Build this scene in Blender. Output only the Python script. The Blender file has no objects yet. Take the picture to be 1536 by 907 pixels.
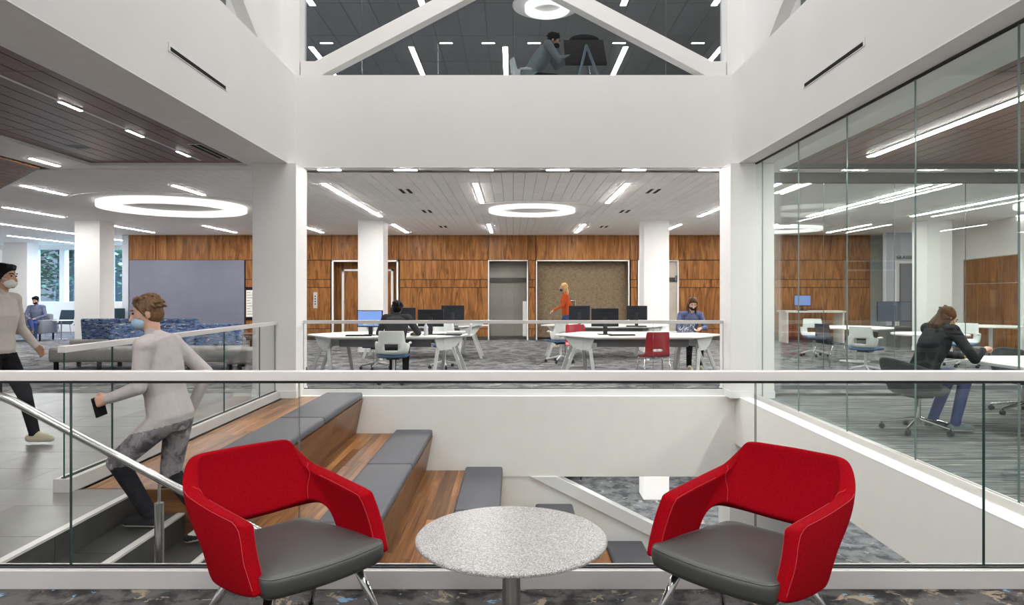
import bpy, bmesh, math, random
import numpy as np
from mathutils import Vector, Matrix
from mathutils.bvhtree import BVHTree

random.seed(7)
SC = bpy.context.scene
COL = SC.collection
PI = math.pi

# ------------------------------------------------------------------ camera
cam_d = bpy.data.cameras.new('camera'); cam = bpy.data.objects.new('camera', cam_d); COL.objects.link(cam)
cam.location = (0, 0, 1.46); cam.rotation_euler = (PI / 2, 0, 0)
cam_d.lens = 24; cam_d.sensor_width = 36; cam_d.shift_x = -0.0013; cam_d.shift_y = -0.0088
cam_d.clip_end = 200
SC.camera = cam

# ------------------------------------------------------------------ world, skylight, exposure
W = bpy.data.worlds.new('world'); SC.world = W; W.use_nodes = True
wb = W.node_tree.nodes['Background']; wb.inputs[0].default_value = (0.97, 0.975, 0.985, 1); wb.inputs[1].default_value = 0.38
sk = bpy.data.lights.new('skylight', 'AREA'); sk.shape = 'RECTANGLE'; sk.size = 6.0; sk.size_y = 6.0; sk.energy = 300; sk.color = (1.0, 0.99, 0.975)
sko = bpy.data.objects.new('skylight', sk); COL.objects.link(sko); sko.location = (0, 6.6, 9.6)
dl = bpy.data.lights.new('window_daylight', 'AREA'); dl.shape = 'RECTANGLE'; dl.size = 8.0; dl.size_y = 3.0; dl.energy = 2600; dl.color = (0.80, 0.90, 1.0)
dlo = bpy.data.objects.new('window_daylight', dl); COL.objects.link(dlo); dlo.location = (-16, 28.6, 4.9); dlo.rotation_euler = (math.radians(-62), 0, 0)
vs = SC.view_settings
vs.view_transform = 'Standard'; vs.look = 'None'; vs.gamma = 1.0; vs.use_curve_mapping = False; vs.exposure = 0.6
SC.cycles.use_denoising = True
SC.cycles.transparent_max_bounces = 32
SC.cycles.max_bounces = 10; SC.cycles.diffuse_bounces = 5; SC.cycles.glossy_bounces = 4
SC.cycles.sample_clamp_indirect = 6.0
STRIP_E = 84.0
RING_E = 0.72

# ------------------------------------------------------------------ materials
MATS = {}
def nt(name):
    m = bpy.data.materials.new(name); m.use_nodes = True
    n = m.node_tree; b = n.nodes['Principled BSDF']
    MATS[name] = m
    return m, n, b
def c4(c): return (c[0], c[1], c[2], 1)
def node(n, t, **kw):
    x = n.nodes.new(t)
    for k, v in kw.items(): setattr(x, k, v)
    return x
def ramp(n, stops):
    r = node(n, 'ShaderNodeValToRGB'); e = r.color_ramp.elements
    while len(e) < len(stops): e.new(0.5)
    for el, (p, c) in zip(e, stops): el.position = p; el.color = c4(c)
    return r
def coords(n, scale=(1, 1, 1), rnd=False):
    tc = node(n, 'ShaderNodeTexCoord'); mp = node(n, 'ShaderNodeMapping'); mp.inputs['Scale'].default_value = scale
    if rnd:
        oi = node(n, 'ShaderNodeObjectInfo'); mu = node(n, 'ShaderNodeVectorMath', operation='SCALE')
        mu.inputs[0].default_value = (37.0, 61.0, 23.0); n.links.new(oi.outputs['Random'], mu.inputs['Scale'])
        ad = node(n, 'ShaderNodeVectorMath', operation='ADD'); n.links.new(tc.outputs['Object'], ad.inputs[0]); n.links.new(mu.outputs[0], ad.inputs[1])
        n.links.new(ad.outputs[0], mp.inputs['Vector'])
    else:
        n.links.new(tc.outputs['Object'], mp.inputs['Vector'])
    return mp.outputs[0]
def noise(n, vec, scale, detail=4, rough=0.55, dist=0.0):
    x = node(n, 'ShaderNodeTexNoise'); x.inputs['Scale'].default_value = scale; x.inputs['Detail'].default_value = detail
    x.inputs['Roughness'].default_value = rough; x.inputs['Distortion'].default_value = dist
    n.links.new(vec, x.inputs['Vector']); return x.outputs['Fac']
def mixc(n, fac, a, b, mode='MIX'):
    x = node(n, 'ShaderNodeMix', data_type='RGBA', blend_type=mode)
    for s, val in ((x.inputs[0], fac), (x.inputs[6], a), (x.inputs[7], b)):
        if isinstance(val, (int, float)): s.default_value = val
        elif isinstance(val, tuple): s.default_value = c4(val)
        else: n.links.new(val, s)
    return x.outputs[2]
def bump(n, b, h, strength=0.2, dist=0.01):
    x = node(n, 'ShaderNodeBump'); x.inputs['Strength'].default_value = strength; x.inputs['Distance'].default_value = dist
    n.links.new(h, x.inputs['Height']); n.links.new(x.outputs[0], b.inputs['Normal'])
def pm(name, col, rough=0.5, metal=0.0, var=0.06, nscale=6.0, bmp=0.0, bscale=200.0, rnd=0.0, spec=0.5, coat=0.0, rvar=0.0):
    m, n, b = nt(name)
    v = coords(n, rnd=rnd > 0)
    f = noise(n, v, nscale, 3)
    lo = tuple(x * (1 - var) for x in col); hi = tuple(min(1, x * (1 + var)) for x in col)
    r = ramp(n, [(0.3, lo), (0.7, hi)]); n.links.new(f, r.inputs[0])
    out = r.outputs[0]
    if rnd > 0:
        oi = node(n, 'ShaderNodeObjectInfo'); mr = node(n, 'ShaderNodeMapRange')
        mr.inputs['To Min'].default_value = 1 - rnd; mr.inputs['To Max'].default_value = 1 + rnd
        n.links.new(oi.outputs['Random'], mr.inputs['Value'])
        hs = node(n, 'ShaderNodeHueSaturation'); n.links.new(out, hs.inputs['Color']); n.links.new(mr.outputs[0], hs.inputs['Value']); out = hs.outputs[0]
    n.links.new(out, b.inputs['Base Color'])
    b.inputs['Roughness'].default_value = rough; b.inputs['Metallic'].default_value = metal
    if name.split('_')[0] in ('cloth', 'hair', 'shoe', 'mask', 'taskfabric', 'black', 'monitor', 'dark', 'board', 'teal', 'navyshell'): spec = 0.08
    b.inputs['Specular IOR Level'].default_value = spec; b.inputs['Coat Weight'].default_value = coat
    if bmp: bump(n, b, noise(n, v, bscale, 2), bmp, 0.004)
    return m
def wood(name, c0, c1, c2, axis='z', s=1.0, rough=0.4, var=0.12, along=0.55, across=9.0, coat=0.0, dist=1.0):
    m, n, b = nt(name)
    sc = {'x': (along, across, across), 'y': (across, along, across), 'z': (across, across, along)}[axis]
    v = coords(n, tuple(k * s for k in sc), rnd=True)
    f = noise(n, v, 1.0, 5, 0.6, dist)
    r = ramp(n, [(0.28, c0), (0.5, c1), (0.74, c2)]); n.links.new(f, r.inputs[0])
    fine = {'x': (2, 140, 140), 'y': (140, 2, 140), 'z': (140, 140, 2)}[axis]
    f2 = noise(n, coords(n, fine, rnd=True), 1.0, 2)
    r2 = ramp(n, [(0.3, (0.72, 0.70, 0.68)), (0.6, (1, 1, 1))]); n.links.new(f2, r2.inputs[0])
    c = mixc(n, 0.7, r.outputs[0], r2.outputs[0], 'MULTIPLY')
    oi = node(n, 'ShaderNodeObjectInfo'); mr = node(n, 'ShaderNodeMapRange')
    mr.inputs['To Min'].default_value = 1 - var; mr.inputs['To Max'].default_value = 1 + var
    n.links.new(oi.outputs['Random'], mr.inputs['Value'])
    hs = node(n, 'ShaderNodeHueSaturation'); n.links.new(c, hs.inputs['Color']); n.links.new(mr.outputs[0], hs.inputs['Value'])
    n.links.new(hs.outputs[0], b.inputs['Base Color'])
    b.inputs['Roughness'].default_value = rough; b.inputs['Coat Weight'].default_value = coat; b.inputs['Specular IOR Level'].default_value = 0.15 if axis != 'y' or coat else 0.3
    bump(n, b, f2, 0.05, 0.002)
    return m
def emit(name, col, e):
    m, n, b = nt(name)
    b.inputs['Base Color'].default_value = c4((0.02,) * 3 if 'screen' in name else (0.8, 0.8, 0.8)); b.inputs['Emission Color'].default_value = c4(col); b.inputs['Emission Strength'].default_value = e
    return m
def glass(name, tint, f0=0.04, fpow=5.0):
    m = bpy.data.materials.new(name); m.use_nodes = True; n = m.node_tree; n.nodes.clear(); MATS[name] = m
    out = node(n, 'ShaderNodeOutputMaterial'); mx = node(n, 'ShaderNodeMixShader')
    tr = node(n, 'ShaderNodeBsdfTransparent'); tr.inputs[0].default_value = c4(tint)
    gl = node(n, 'ShaderNodeBsdfGlossy'); gl.inputs['Roughness'].default_value = 0.0; gl.inputs['Color'].default_value = (0.95, 0.97, 0.97, 1)
    ge = node(n, 'ShaderNodeNewGeometry'); dt = node(n, 'ShaderNodeVectorMath', operation='DOT_PRODUCT')
    n.links.new(ge.outputs['Incoming'], dt.inputs[0]); n.links.new(ge.outputs['Normal'], dt.inputs[1])
    ab = node(n, 'ShaderNodeMath', operation='ABSOLUTE'); n.links.new(dt.outputs['Value'], ab.inputs[0])
    su = node(n, 'ShaderNodeMath', operation='SUBTRACT'); su.inputs[0].default_value = 1.0; n.links.new(ab.outputs[0], su.inputs[1])
    pw = node(n, 'ShaderNodeMath', operation='POWER'); n.links.new(su.outputs[0], pw.inputs[0]); pw.inputs[1].default_value = fpow
    ma = node(n, 'ShaderNodeMath', operation='MULTIPLY_ADD'); n.links.new(pw.outputs[0], ma.inputs[0]); ma.inputs[1].default_value = 1 - f0; ma.inputs[2].default_value = f0
    n.links.new(ma.outputs[0], mx.inputs[0]); n.links.new(tr.outputs[0], mx.inputs[1]); n.links.new(gl.outputs[0], mx.inputs[2])
    n.links.new(mx.outputs[0], out.inputs[0])
    return m
def carpet(name, dark, mid, light, blue, scale, stretch=(1, 1, 1), tl=0.60, tb=0.66):
    m, n, b = nt(name)
    v = coords(n, stretch)
    f = noise(n, v, scale, 6, 0.62, 0.4)
    r = ramp(n, [(0.40, dark), (0.56, mid)]); n.links.new(f, r.inputs[0])
    v2 = node(n, 'ShaderNodeVectorMath', operation='ADD'); n.links.new(v, v2.inputs[0]); v2.inputs[1].default_value = (5.3, 9.1, 2.2)
    f2 = noise(n, v2.outputs[0], scale * 1.15, 7, 0.66, 0.6)
    r2 = ramp(n, [(tl, (0, 0, 0)), (tl + 0.05, (1, 1, 1))]); n.links.new(f2, r2.inputs[0])
    c = mixc(n, r2.outputs[0], r.outputs[0], light)
    v3 = node(n, 'ShaderNodeVectorMath', operation='ADD'); n.links.new(v, v3.inputs[0]); v3.inputs[1].default_value = (-15.3, 3.1, 7.2)
    f3 = noise(n, v3.outputs[0], scale * 1.5, 5, 0.6, 0.3)
    r3 = ramp(n, [(tb, (0, 0, 0)), (tb + 0.03, (1, 1, 1))]); n.links.new(f3, r3.inputs[0])
    c = mixc(n, r3.outputs[0], c, blue)
    f4 = noise(n, v, 260, 2)
    r4 = ramp(n, [(0.3, (0.7, 0.7, 0.7)), (0.7, (1.15, 1.15, 1.15))]); n.links.new(f4, r4.inputs[0])
    c = mixc(n, 1.0, c, r4.outputs[0], 'MULTIPLY')
    n.links.new(c, b.inputs['Base Color']); b.inputs['Roughness'].default_value = 0.95; b.inputs['Specular IOR Level'].default_value = 0.1
    bump(n, b, f4, 0.5, 0.006)
    return m
def weave(name, ca, cb, sc=600, bmp=0.5, rough=0.9):
    m, n, b = nt(name)
    v = coords(n)
    x = noise(n, coords(n, (sc, sc, sc * 0.12)), 1.0, 2); y = noise(n, coords(n, (sc * 0.12, sc * 0.12, sc)), 1.0, 2)
    a = node(n, 'ShaderNodeMath', operation='ADD'); n.links.new(x, a.inputs[0]); n.links.new(y, a.inputs[1])
    h = node(n, 'ShaderNodeMath', operation='MULTIPLY'); n.links.new(a.outputs[0], h.inputs[0]); h.inputs[1].default_value = 0.5
    r = ramp(n, [(0.38, ca), (0.6, cb)]); n.links.new(h.outputs[0], r.inputs[0])
    n.links.new(r.outputs[0], b.inputs['Base Color']); b.inputs['Roughness'].default_value = rough; b.inputs['Specular IOR Level'].default_value = 0.04
    b.inputs['Sheen Weight'].default_value = 0.0
    bump(n, b, h.outputs[0], bmp, 0.003)
    return m

pm('white', (0.80, 0.785, 0.765), 0.6, var=0.015, nscale=1.5)
pm('plate', (0.93, 0.92, 0.89), 0.6, var=0.02)
pm('white_trim', (0.80, 0.80, 0.79), 0.45, var=0.02)
pm('slab_white', (0.89, 0.88, 0.845), 0.6, var=0.02)
pm('soffit', (0.88, 0.865, 0.85), 0.7, var=0.02)
pm('tile_white', (0.945, 0.935, 0.92), 0.8, var=0.03, nscale=9, rnd=0.05, bmp=0.1, bscale=90)
pm('tile_grey', (0.20, 0.204, 0.208), 0.8, var=0.04, nscale=9, rnd=0.05)
pm('gap_dark', (0.16, 0.155, 0.15), 0.9)
pm('lilac', (0.16, 0.165, 0.215), 0.75, var=0.05, nscale=2)
pm('lavender_wall', (0.52, 0.55, 0.62), 0.6, var=0.03, nscale=2)
pm('rail', (0.62, 0.595, 0.575), 0.42, metal=0.25, var=0.02)
pm('curb', (0.55, 0.53, 0.52), 0.5, metal=0.2, var=0.03, nscale=2)
pm('gasket', (0.015, 0.016, 0.015), 0.6)
pm('steel', (0.60, 0.59, 0.57), 0.24, metal=1.0, var=0.03)
pm('chrome', (0.72, 0.72, 0.73), 0.10, metal=1.0, var=0.02)
pm('black', (0.012, 0.012, 0.013), 0.5)
pm('slot_black', (0.004, 0.004, 0.004), 0.9)
pm('monitor_black', (0.022, 0.024, 0.028), 0.45, var=0.1)
pm('dark_plastic', (0.035, 0.036, 0.040), 0.5)
pm('tablewhite', (0.78, 0.76, 0.72), 0.35, var=0.02)
pm('legwhite', (0.55, 0.56, 0.55), 0.45, var=0.03)
pm('shellwhite', (0.62, 0.64, 0.61), 0.4, var=0.02)
pm('deskgrey', (0.14, 0.145, 0.15), 0.6)
pm('navyseat', (0.035, 0.09, 0.19), 0.7)
pm('navyshell', (0.03, 0.04, 0.06), 0.5)
pm('redplastic', (0.30, 0.008, 0.016), 0.22, var=0.05, coat=0.3)
pm('cushion', (0.085, 0.085, 0.098), 0.62, var=0.05, nscale=4, bmp=0.05, bscale=500)
pm('leather', (0.040, 0.041, 0.039), 0.42, var=0.06, nscale=5, bmp=0.12, bscale=700)
pm('welt', (0.055, 0.056, 0.054), 0.5)
pm('stitch', (0.34, 0.035, 0.04), 0.8)
pm('floor_tile', (0.165, 0.158, 0.15), 0.38, var=0.16, nscale=3.0, rnd=0.10, spec=0.45)
pm('stair_tile', (0.034, 0.033, 0.032), 0.5, var=0.25, nscale=5, rnd=0.15)
pm('grout', (0.20, 0.195, 0.185), 0.8)
pm('sofa', (0.26, 0.25, 0.235), 0.85, var=0.08, nscale=30, bmp=0.2, bscale=300)
pm('sofa_blue', (0.17, 0.18, 0.21), 0.85, var=0.08, nscale=30)
pm('teal', (0.035, 0.06, 0.08), 0.7)
pm('taskfabric', (0.05, 0.055, 0.055), 0.9, var=0.35, nscale=90, bmp=0.3, bscale=300)
pm('pale_stone', (0.42, 0.38, 0.32), 0.5, var=0.14, nscale=1.6)
pm('greige', (0.20, 0.185, 0.16), 0.55, var=0.14, nscale=1.6)
pm('darkstrip', (0.035, 0.03, 0.022), 0.5)
pm('paper', (0.75, 0.74, 0.70), 0.7, var=0.03, nscale=20)
pm('bottle_clear', (0.55, 0.57, 0.60), 0.15, var=0.05)
pm('glass_edge', (0.012, 0.05, 0.042), 0.2)
pm('glass_edge_pale', (0.16, 0.21, 0.20), 0.2)
pm('skin_light', (0.52, 0.29, 0.20), 0.5, var=0.08, nscale=20)
pm('skin_mid', (0.42, 0.23, 0.15), 0.5, var=0.08, nscale=20)
pm('skin_dark', (0.055, 0.028, 0.018), 0.45, var=0.1, nscale=20)
pm('hair_black', (0.006, 0.005, 0.0045), 0.5, var=0.3, nscale=60)
pm('hair_brown', (0.055, 0.028, 0.015), 0.45, var=0.4, nscale=60)
pm('hair_light_brown', (0.13, 0.075, 0.04), 0.45, var=0.3, nscale=60)
pm('hair_blond', (0.50, 0.33, 0.15), 0.5, var=0.25, nscale=60)
pm('mask_white', (0.70, 0.68, 0.64), 0.8)
pm('mask_blue', (0.36, 0.52, 0.66), 0.8)
pm('mask_black', (0.012, 0.012, 0.015), 0.8)
pm('mask_navy', (0.03, 0.04, 0.09), 0.8)
pm('cloth_lightgrey', (0.50, 0.46, 0.42), 0.9, var=0.06, nscale=12, bmp=0.3, bscale=60)
pm('cloth_mauve', (0.42, 0.385, 0.375), 0.9, var=0.06, nscale=12, bmp=0.3, bscale=60)
pm('cloth_grey', (0.22, 0.25, 0.26), 0.9, var=0.06, nscale=12, bmp=0.3, bscale=60)
pm('cloth_charcoal', (0.035, 0.034, 0.038), 0.9, var=0.15, nscale=12, bmp=0.3, bscale=60)
pm('cloth_black', (0.014, 0.014, 0.017), 0.9, var=0.2, nscale=12, bmp=0.3, bscale=60)
pm('cloth_orange', (0.42, 0.075, 0.022), 0.9, var=0.1, nscale=12, bmp=0.3, bscale=60)
pm('cloth_denim', (0.05, 0.075, 0.17), 0.9, var=0.15, nscale=12, bmp=0.3, bscale=60)
pm('cloth_blue', (0.035, 0.055, 0.16), 0.9, var=0.15, nscale=12, bmp=0.3, bscale=60)
pm('cloth_hoodie', (0.085, 0.10, 0.19), 0.9, var=0.15, nscale=12, bmp=0.3, bscale=60)
pm('cloth_shirt', (0.13, 0.15, 0.23), 0.9, var=0.15, nscale=12, bmp=0.3, bscale=60)
carpet('cloth_camo', (0.09, 0.08, 0.09), (0.26, 0.24, 0.25), (0.36, 0.32, 0.33), (0.12, 0.12, 0.2), 9, tl=0.58, tb=0.7)
pm('shoe_black', (0.02, 0.02, 0.022), 0.7)
pm('shoe_pale', (0.55, 0.50, 0.36), 0.7)
pm('shoe_brown', (0.16, 0.04, 0.025), 0.7)
pm('shoe_grey', (0.13, 0.17, 0.18), 0.7)
pm('sole', (0.60, 0.58, 0.52), 0.7)
pm('eye', (0.012, 0.010, 0.010), 0.2)
pm('trunk', (0.08, 0.055, 0.035), 0.9)
pm('leaf', (0.17, 0.30, 0.19), 0.7, var=0.5, nscale=3)
pm('grass', (0.10, 0.17, 0.06), 0.9, var=0.3)
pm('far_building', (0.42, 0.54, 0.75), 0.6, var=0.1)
pm('keypad', (0.45, 0.45, 0.46), 0.4)
pm('easel_metal', (0.20, 0.26, 0.28), 0.5)
pm('board_dark', (0.03, 0.028, 0.025), 0.6)
weave('red_fabric', (0.14, 0.0006, 0.0025), (0.27, 0.0018, 0.007), 1000, 0.5)
weave('pinboard', (0.13, 0.095, 0.06), (0.24, 0.185, 0.12), 60, 0.3)
wood('walnut_wall', (0.085, 0.030, 0.009), (0.25, 0.104, 0.032), (0.40, 0.19, 0.064), 'z', 1.0, 0.38, 0.10, along=0.9, across=7.0, dist=1.6)
wood('walnut_ceiling', (0.115, 0.048, 0.032), (0.165, 0.073, 0.050), (0.22, 0.105, 0.074), 'y', 1.0, 0.32, 0.12)
wood('walnut_deck', (0.13, 0.048, 0.014), (0.26, 0.108, 0.036), (0.46, 0.24, 0.085), 'y', 1.0, 0.33, 0.42, across=14)
wood('walnut_riser', (0.10, 0.042, 0.017), (0.18, 0.08, 0.032), (0.27, 0.13, 0.055), 'y', 1.0, 0.35, 0.15)
wood('walnut_side', (0.10, 0.042, 0.017), (0.18, 0.08, 0.032), (0.27, 0.13, 0.055), 'x', 1.0, 0.35, 0.15)
carpet('carpet_front', (0.030, 0.028, 0.029), (0.105, 0.10, 0.10), (0.29, 0.24, 0.18), (0.20, 0.36, 0.55), 7.0, tl=0.57, tb=0.655)
carpet('carpet_main', (0.065, 0.065, 0.071), (0.20, 0.195, 0.197), (0.33, 0.316, 0.30), (0.12, 0.18, 0.25), 3.0, (1, 1.0, 1), tl=0.58, tb=0.67)
carpet('carpet_lower', (0.05, 0.054, 0.06), (0.14, 0.145, 0.15), (0.30, 0.28, 0.25), (0.12, 0.18, 0.26), 3.0, tl=0.60, tb=0.66)
carpet('carpet_stripe', (0.042, 0.048, 0.052), (0.15, 0.158, 0.16), (0.34, 0.33, 0.28), (0.08, 0.11, 0.13), 1.0, (1.1, 20, 1), tl=0.56, tb=0.62)
carpet('blue_pattern', (0.06, 0.09, 0.18), (0.13, 0.20, 0.36), (0.52, 0.49, 0.40), (0.03, 0.032, 0.05), 1.0, (7, 7, 22), tl=0.57, tb=0.57)
carpet('plaid', (0.10, 0.02, 0.015), (0.25, 0.05, 0.035), (0.40, 0.36, 0.30), (0.05, 0.04, 0.04), 12.0, tl=0.58, tb=0.6)
carpet('laptop_cover', (0.04, 0.05, 0.09), (0.16, 0.19, 0.28), (0.55, 0.57, 0.62), (0.03, 0.03, 0.05), 14.0, tl=0.52, tb=0.62)
emit('strip', (1.0, 0.985, 0.96), STRIP_E)
emit('strip_upper', (1.0, 0.985, 0.96), 19.0)
emit('fill_strip_front', (1.0, 0.985, 0.96), 74.0)  # glow of the out-of-view fill strips added over the armchairs
emit('ring', (1.0, 0.985, 0.945), RING_E)
emit('screen_blue', (0.22, 0.40, 0.92), 0.62)
emit('screen_dim', (0.30, 0.36, 0.50), 0.16)
glass('glass_rail', (0.985, 0.992, 0.988), 0.012)
glass('glass_room', (0.91, 0.94, 0.925), 0.014, 5.0)
glass('glass_inner', (0.95, 0.965, 0.96), 0.02)
glass('glass_upper', (0.84, 0.86, 0.87), 0.010)
glass('glass_window', (0.72, 0.86, 1.0), 0.04)
# terrazzo-like table top
m_, n_, b_ = nt('speckle')
vo = node(n_, 'ShaderNodeTexVoronoi'); vo.inputs['Scale'].default_value = 330; n_.links.new(coords(n_), vo.inputs['Vector'])
sx = node(n_, 'ShaderNodeSeparateColor'); n_.links.new(vo.outputs['Color'], sx.inputs[0])
r_ = ramp(n_, [(0.0, (0.08, 0.076, 0.073)), (0.25, (0.19, 0.182, 0.178)), (0.6, (0.265, 0.254, 0.247)), (1.0, (0.45, 0.435, 0.425))]); n_.links.new(sx.outputs[0], r_.inputs[0])
n_.links.new(r_.outputs[0], b_.inputs['Base Color']); b_.inputs['Roughness'].default_value = 0.34; b_.inputs['Specular IOR Level'].default_value = 0.3

# ------------------------------------------------------------------ mesh building
class MB:
    def __init__(s): s.v = []; s.f = []; s.m = []; s.k = 0
    def mat(s, k): s.k = k; return s
    def add(s, vs_, fs):
        o = len(s.v); s.v += [tuple(p) for p in vs_]
        for f in fs: s.f.append(tuple(i + o for i in f)); s.m.append(s.k)
        return s
    def box(s, x0, x1, y0, y1, z0, z1):
        return s.add([(x0, y0, z0), (x1, y0, z0), (x1, y1, z0), (x0, y1, z0), (x0, y0, z1), (x1, y0, z1), (x1, y1, z1), (x0, y1, z1)],
                     [(0, 3, 2, 1), (4, 5, 6, 7), (0, 1, 5, 4), (1, 2, 6, 5), (2, 3, 7, 6), (3, 0, 4, 7)])
    def prism(s, poly, plane, a, b):
        P = {'xy': lambda u, v, w: (u, v, w), 'xz': lambda u, v, w: (u, w, v), 'yz': lambda u, v, w: (w, u, v)}[plane]
        n = len(poly)
        vs_ = [P(u, v, a) for u, v in poly] + [P(u, v, b) for u, v in poly]
        return s.add(vs_, [tuple(range(n - 1, -1, -1)), tuple(range(n, 2 * n))] + [(i, (i + 1) % n, n + (i + 1) % n, n + i) for i in range(n)])
    def cyl(s, p0, p1, r0, r1=None, n=16):
        return s.tube([p0, p1], [r0, r0 if r1 is None else r1], n)
    def tube(s, path, r, n=10, closed=False):
        path = [Vector(p) for p in path]; N = len(path)
        rr = r if isinstance(r, (list, tuple)) else [r] * N
        vs_ = []; up = None
        for i, p in enumerate(path):
            if closed: t = path[(i + 1) % N] - path[i - 1]
            else: t = path[min(i + 1, N - 1)] - path[max(i - 1, 0)]
            t.normalize()
            if up is None:
                up = Vector((0, 0, 1)) if abs(t.z) < 0.9 else Vector((1, 0, 0))
            x = t.cross(up); x.normalize(); up = x.cross(t); up.normalize()
            for j in range(n):
                a = 2 * PI * j / n
                vs_.append(p + (x * math.cos(a) + up * math.sin(a)) * rr[i])
        fs = []
        for i in range(N if closed else N - 1):
            for j in range(n):
                a, b = i * n, ((i + 1) % N) * n
                fs.append((a + j, b + j, b + (j + 1) % n, a + (j + 1) % n))
        if not closed: fs += [tuple(range(n)), tuple((N - 1) * n + j for j in range(n - 1, -1, -1))]
        return s.add(vs_, fs)
    def lathe(s, prof, n=32, c=(0, 0, 0), closed=False):
        vs_ = []; fs = []; K = len(prof)
        for j in range(n):
            a = 2 * PI * j / n
            for r, z in prof: vs_.append((c[0] + r * math.cos(a), c[1] + r * math.sin(a), c[2] + z))
        for j in range(n):
            for i in range(K if closed else K - 1):
                a, b = j * K, ((j + 1) % n) * K; i2 = (i + 1) % K
                fs.append((a + i, b + i, b + i2, a + i2))
        if closed: return s.add(vs_, fs)
        if prof[0][0] > 1e-6: fs.append(tuple(j * K for j in range(n - 1, -1, -1)))
        if prof[-1][0] > 1e-6: fs.append(tuple(j * K + K - 1 for j in range(n)))
        return s.add(vs_, fs)
    def ell(s, c, r, R=None, n=12):
        c = Vector(c); vs_ = []; fs = []
        for i in range(n + 1):
            th = PI * i / n
            for j in range(2 * n):
                ph = PI * j / n
                p = Vector((r[0] * math.sin(th) * math.cos(ph), r[1] * math.sin(th) * math.sin(ph), r[2] * math.cos(th)))
                vs_.append(c + (R @ p if R else p))
        for i in range(n):
            for j in range(2 * n):
                a = i * 2 * n; b = a + 2 * n; k = (j + 1) % (2 * n)
                fs.append((a + j, b + j, b + k, a + k))
        return s.add(vs_, fs)
    def grid(s, rows):
        o = []; K = len(rows[0])
        for r in rows: o += list(r)
        return s.add(o, [(i * K + j, i * K + j + 1, (i + 1) * K + j + 1, (i + 1) * K + j) for i in range(len(rows) - 1) for j in range(K - 1)])
    def mesh(s, name, mats, smooth=False):
        me = bpy.data.meshes.new(name); me.from_pydata(s.v, [], s.f)
        for m in ([mats] if isinstance(mats, str) else mats): me.materials.append(MATS[m])
        me.polygons.foreach_set('material_index', s.m)
        if smooth: me.polygons.foreach_set('use_smooth', [True] * len(s.f))
        bm = bmesh.new(); bm.from_mesh(me); bmesh.ops.remove_doubles(bm, verts=bm.verts, dist=1e-6)
        bmesh.ops.recalc_face_normals(bm, faces=bm.faces); bm.to_mesh(me); bm.free()
        me.update(); return me
    def build(s, name, mats, parent=None, loc=None, rz=0, smooth=False, bevel=0, seg=2, sub=0, solid=0):
        o = bpy.data.objects.new(name, s.mesh(name, mats, smooth)); COL.objects.link(o)
        if parent: o.parent = parent
        if loc: o.location = loc
        if rz: o.rotation_euler[2] = rz
        if solid:
            q = o.modifiers.new('s', 'SOLIDIFY'); q.thickness = solid; q.offset = 0
        if bevel:
            q = o.modifiers.new('b', 'BEVEL'); q.width = bevel; q.segments = seg; q.limit_method = 'ANGLE'; q.angle_limit = math.radians(35)
            q.harden_normals = False
        if sub:
            q = o.modifiers.new('u', 'SUBSURF'); q.levels = sub; q.render_levels = sub
        if smooth:
            pass
        return o
def tag(o, label, cat=None, group=None, kind=None):
    o['label'] = label
    if cat: o['category'] = cat
    if group: o['group'] = group
    if kind: o['kind'] = kind
    return o
def thing(name, label, cat, loc=(0, 0, 0), rz=0, group=None):
    o = bpy.data.objects.new(name, None); COL.objects.link(o); o.empty_display_size = 0.1
    o.location = loc; o.rotation_euler = (0, 0, rz)
    return tag(o, label, cat, group)
def struct(name, mb, mats, label, parent=None, **kw):
    o = mb.build(name, mats, parent, **kw)
    if not parent: tag(o, label, kind='structure')
    return o
def inst(name, me, parent, loc, rz=0):
    o = bpy.data.objects.new(name, me); COL.objects.link(o); o.parent = parent; o.location = loc
    if rz: o.rotation_euler[2] = rz
    return o
def dup(root, loc, rz=None, label=None, group=None):
    def cp(o, par):
        c = o.copy(); COL.objects.link(c); c.parent = par
        for ch in list(o.children): cp(ch, c)
        return c
    r = cp(root, None); r.location = loc
    if rz is not None: r.rotation_euler[2] = rz
    if label: r['label'] = label
    if group: r['group'] = group
    return r
def B(*a): return MB().box(*a)

CZ = 3.29      # ceiling height
LZ = -3.675    # lower level
U2 = 4.25      # upper level
UC = 7.5       # upper ceiling
BY = 9.7       # far edge of the void
BW = 21.4      # back wall plane

# ------------------------------------------------------------------ floors and slabs
fl = struct('floor_front', B(-14, 14, -2.5, 3.5, -0.67, 0), 'carpet_front', 'mottled charcoal carpet floor in front of the glass rail')
fm = struct('floor_back', B(-20, 14, 10.0, 27, -0.3, 0), 'carpet_main', 'grey mottled carpet floor behind the void')
struct('floor_room', B(3.38, 14, 3.5, 10.0, -0.3, 0), 'carpet_stripe', 'striped grey carpet floor in the glass room')
fh = struct('floor_landing', MB().box(-14, -3.2, 5.1, 10.0, -0.3, -0.012).box(-14, -2.82, 3.5, 5.1, -0.3, -0.012), 'grout', 'grey plank tile floor of the stair landing')
struct('floor_lower', B(-14, 14, -2.5, 27, LZ - 0.2, LZ), 'carpet_lower', 'grey mottled carpet floor of the level below')
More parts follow.
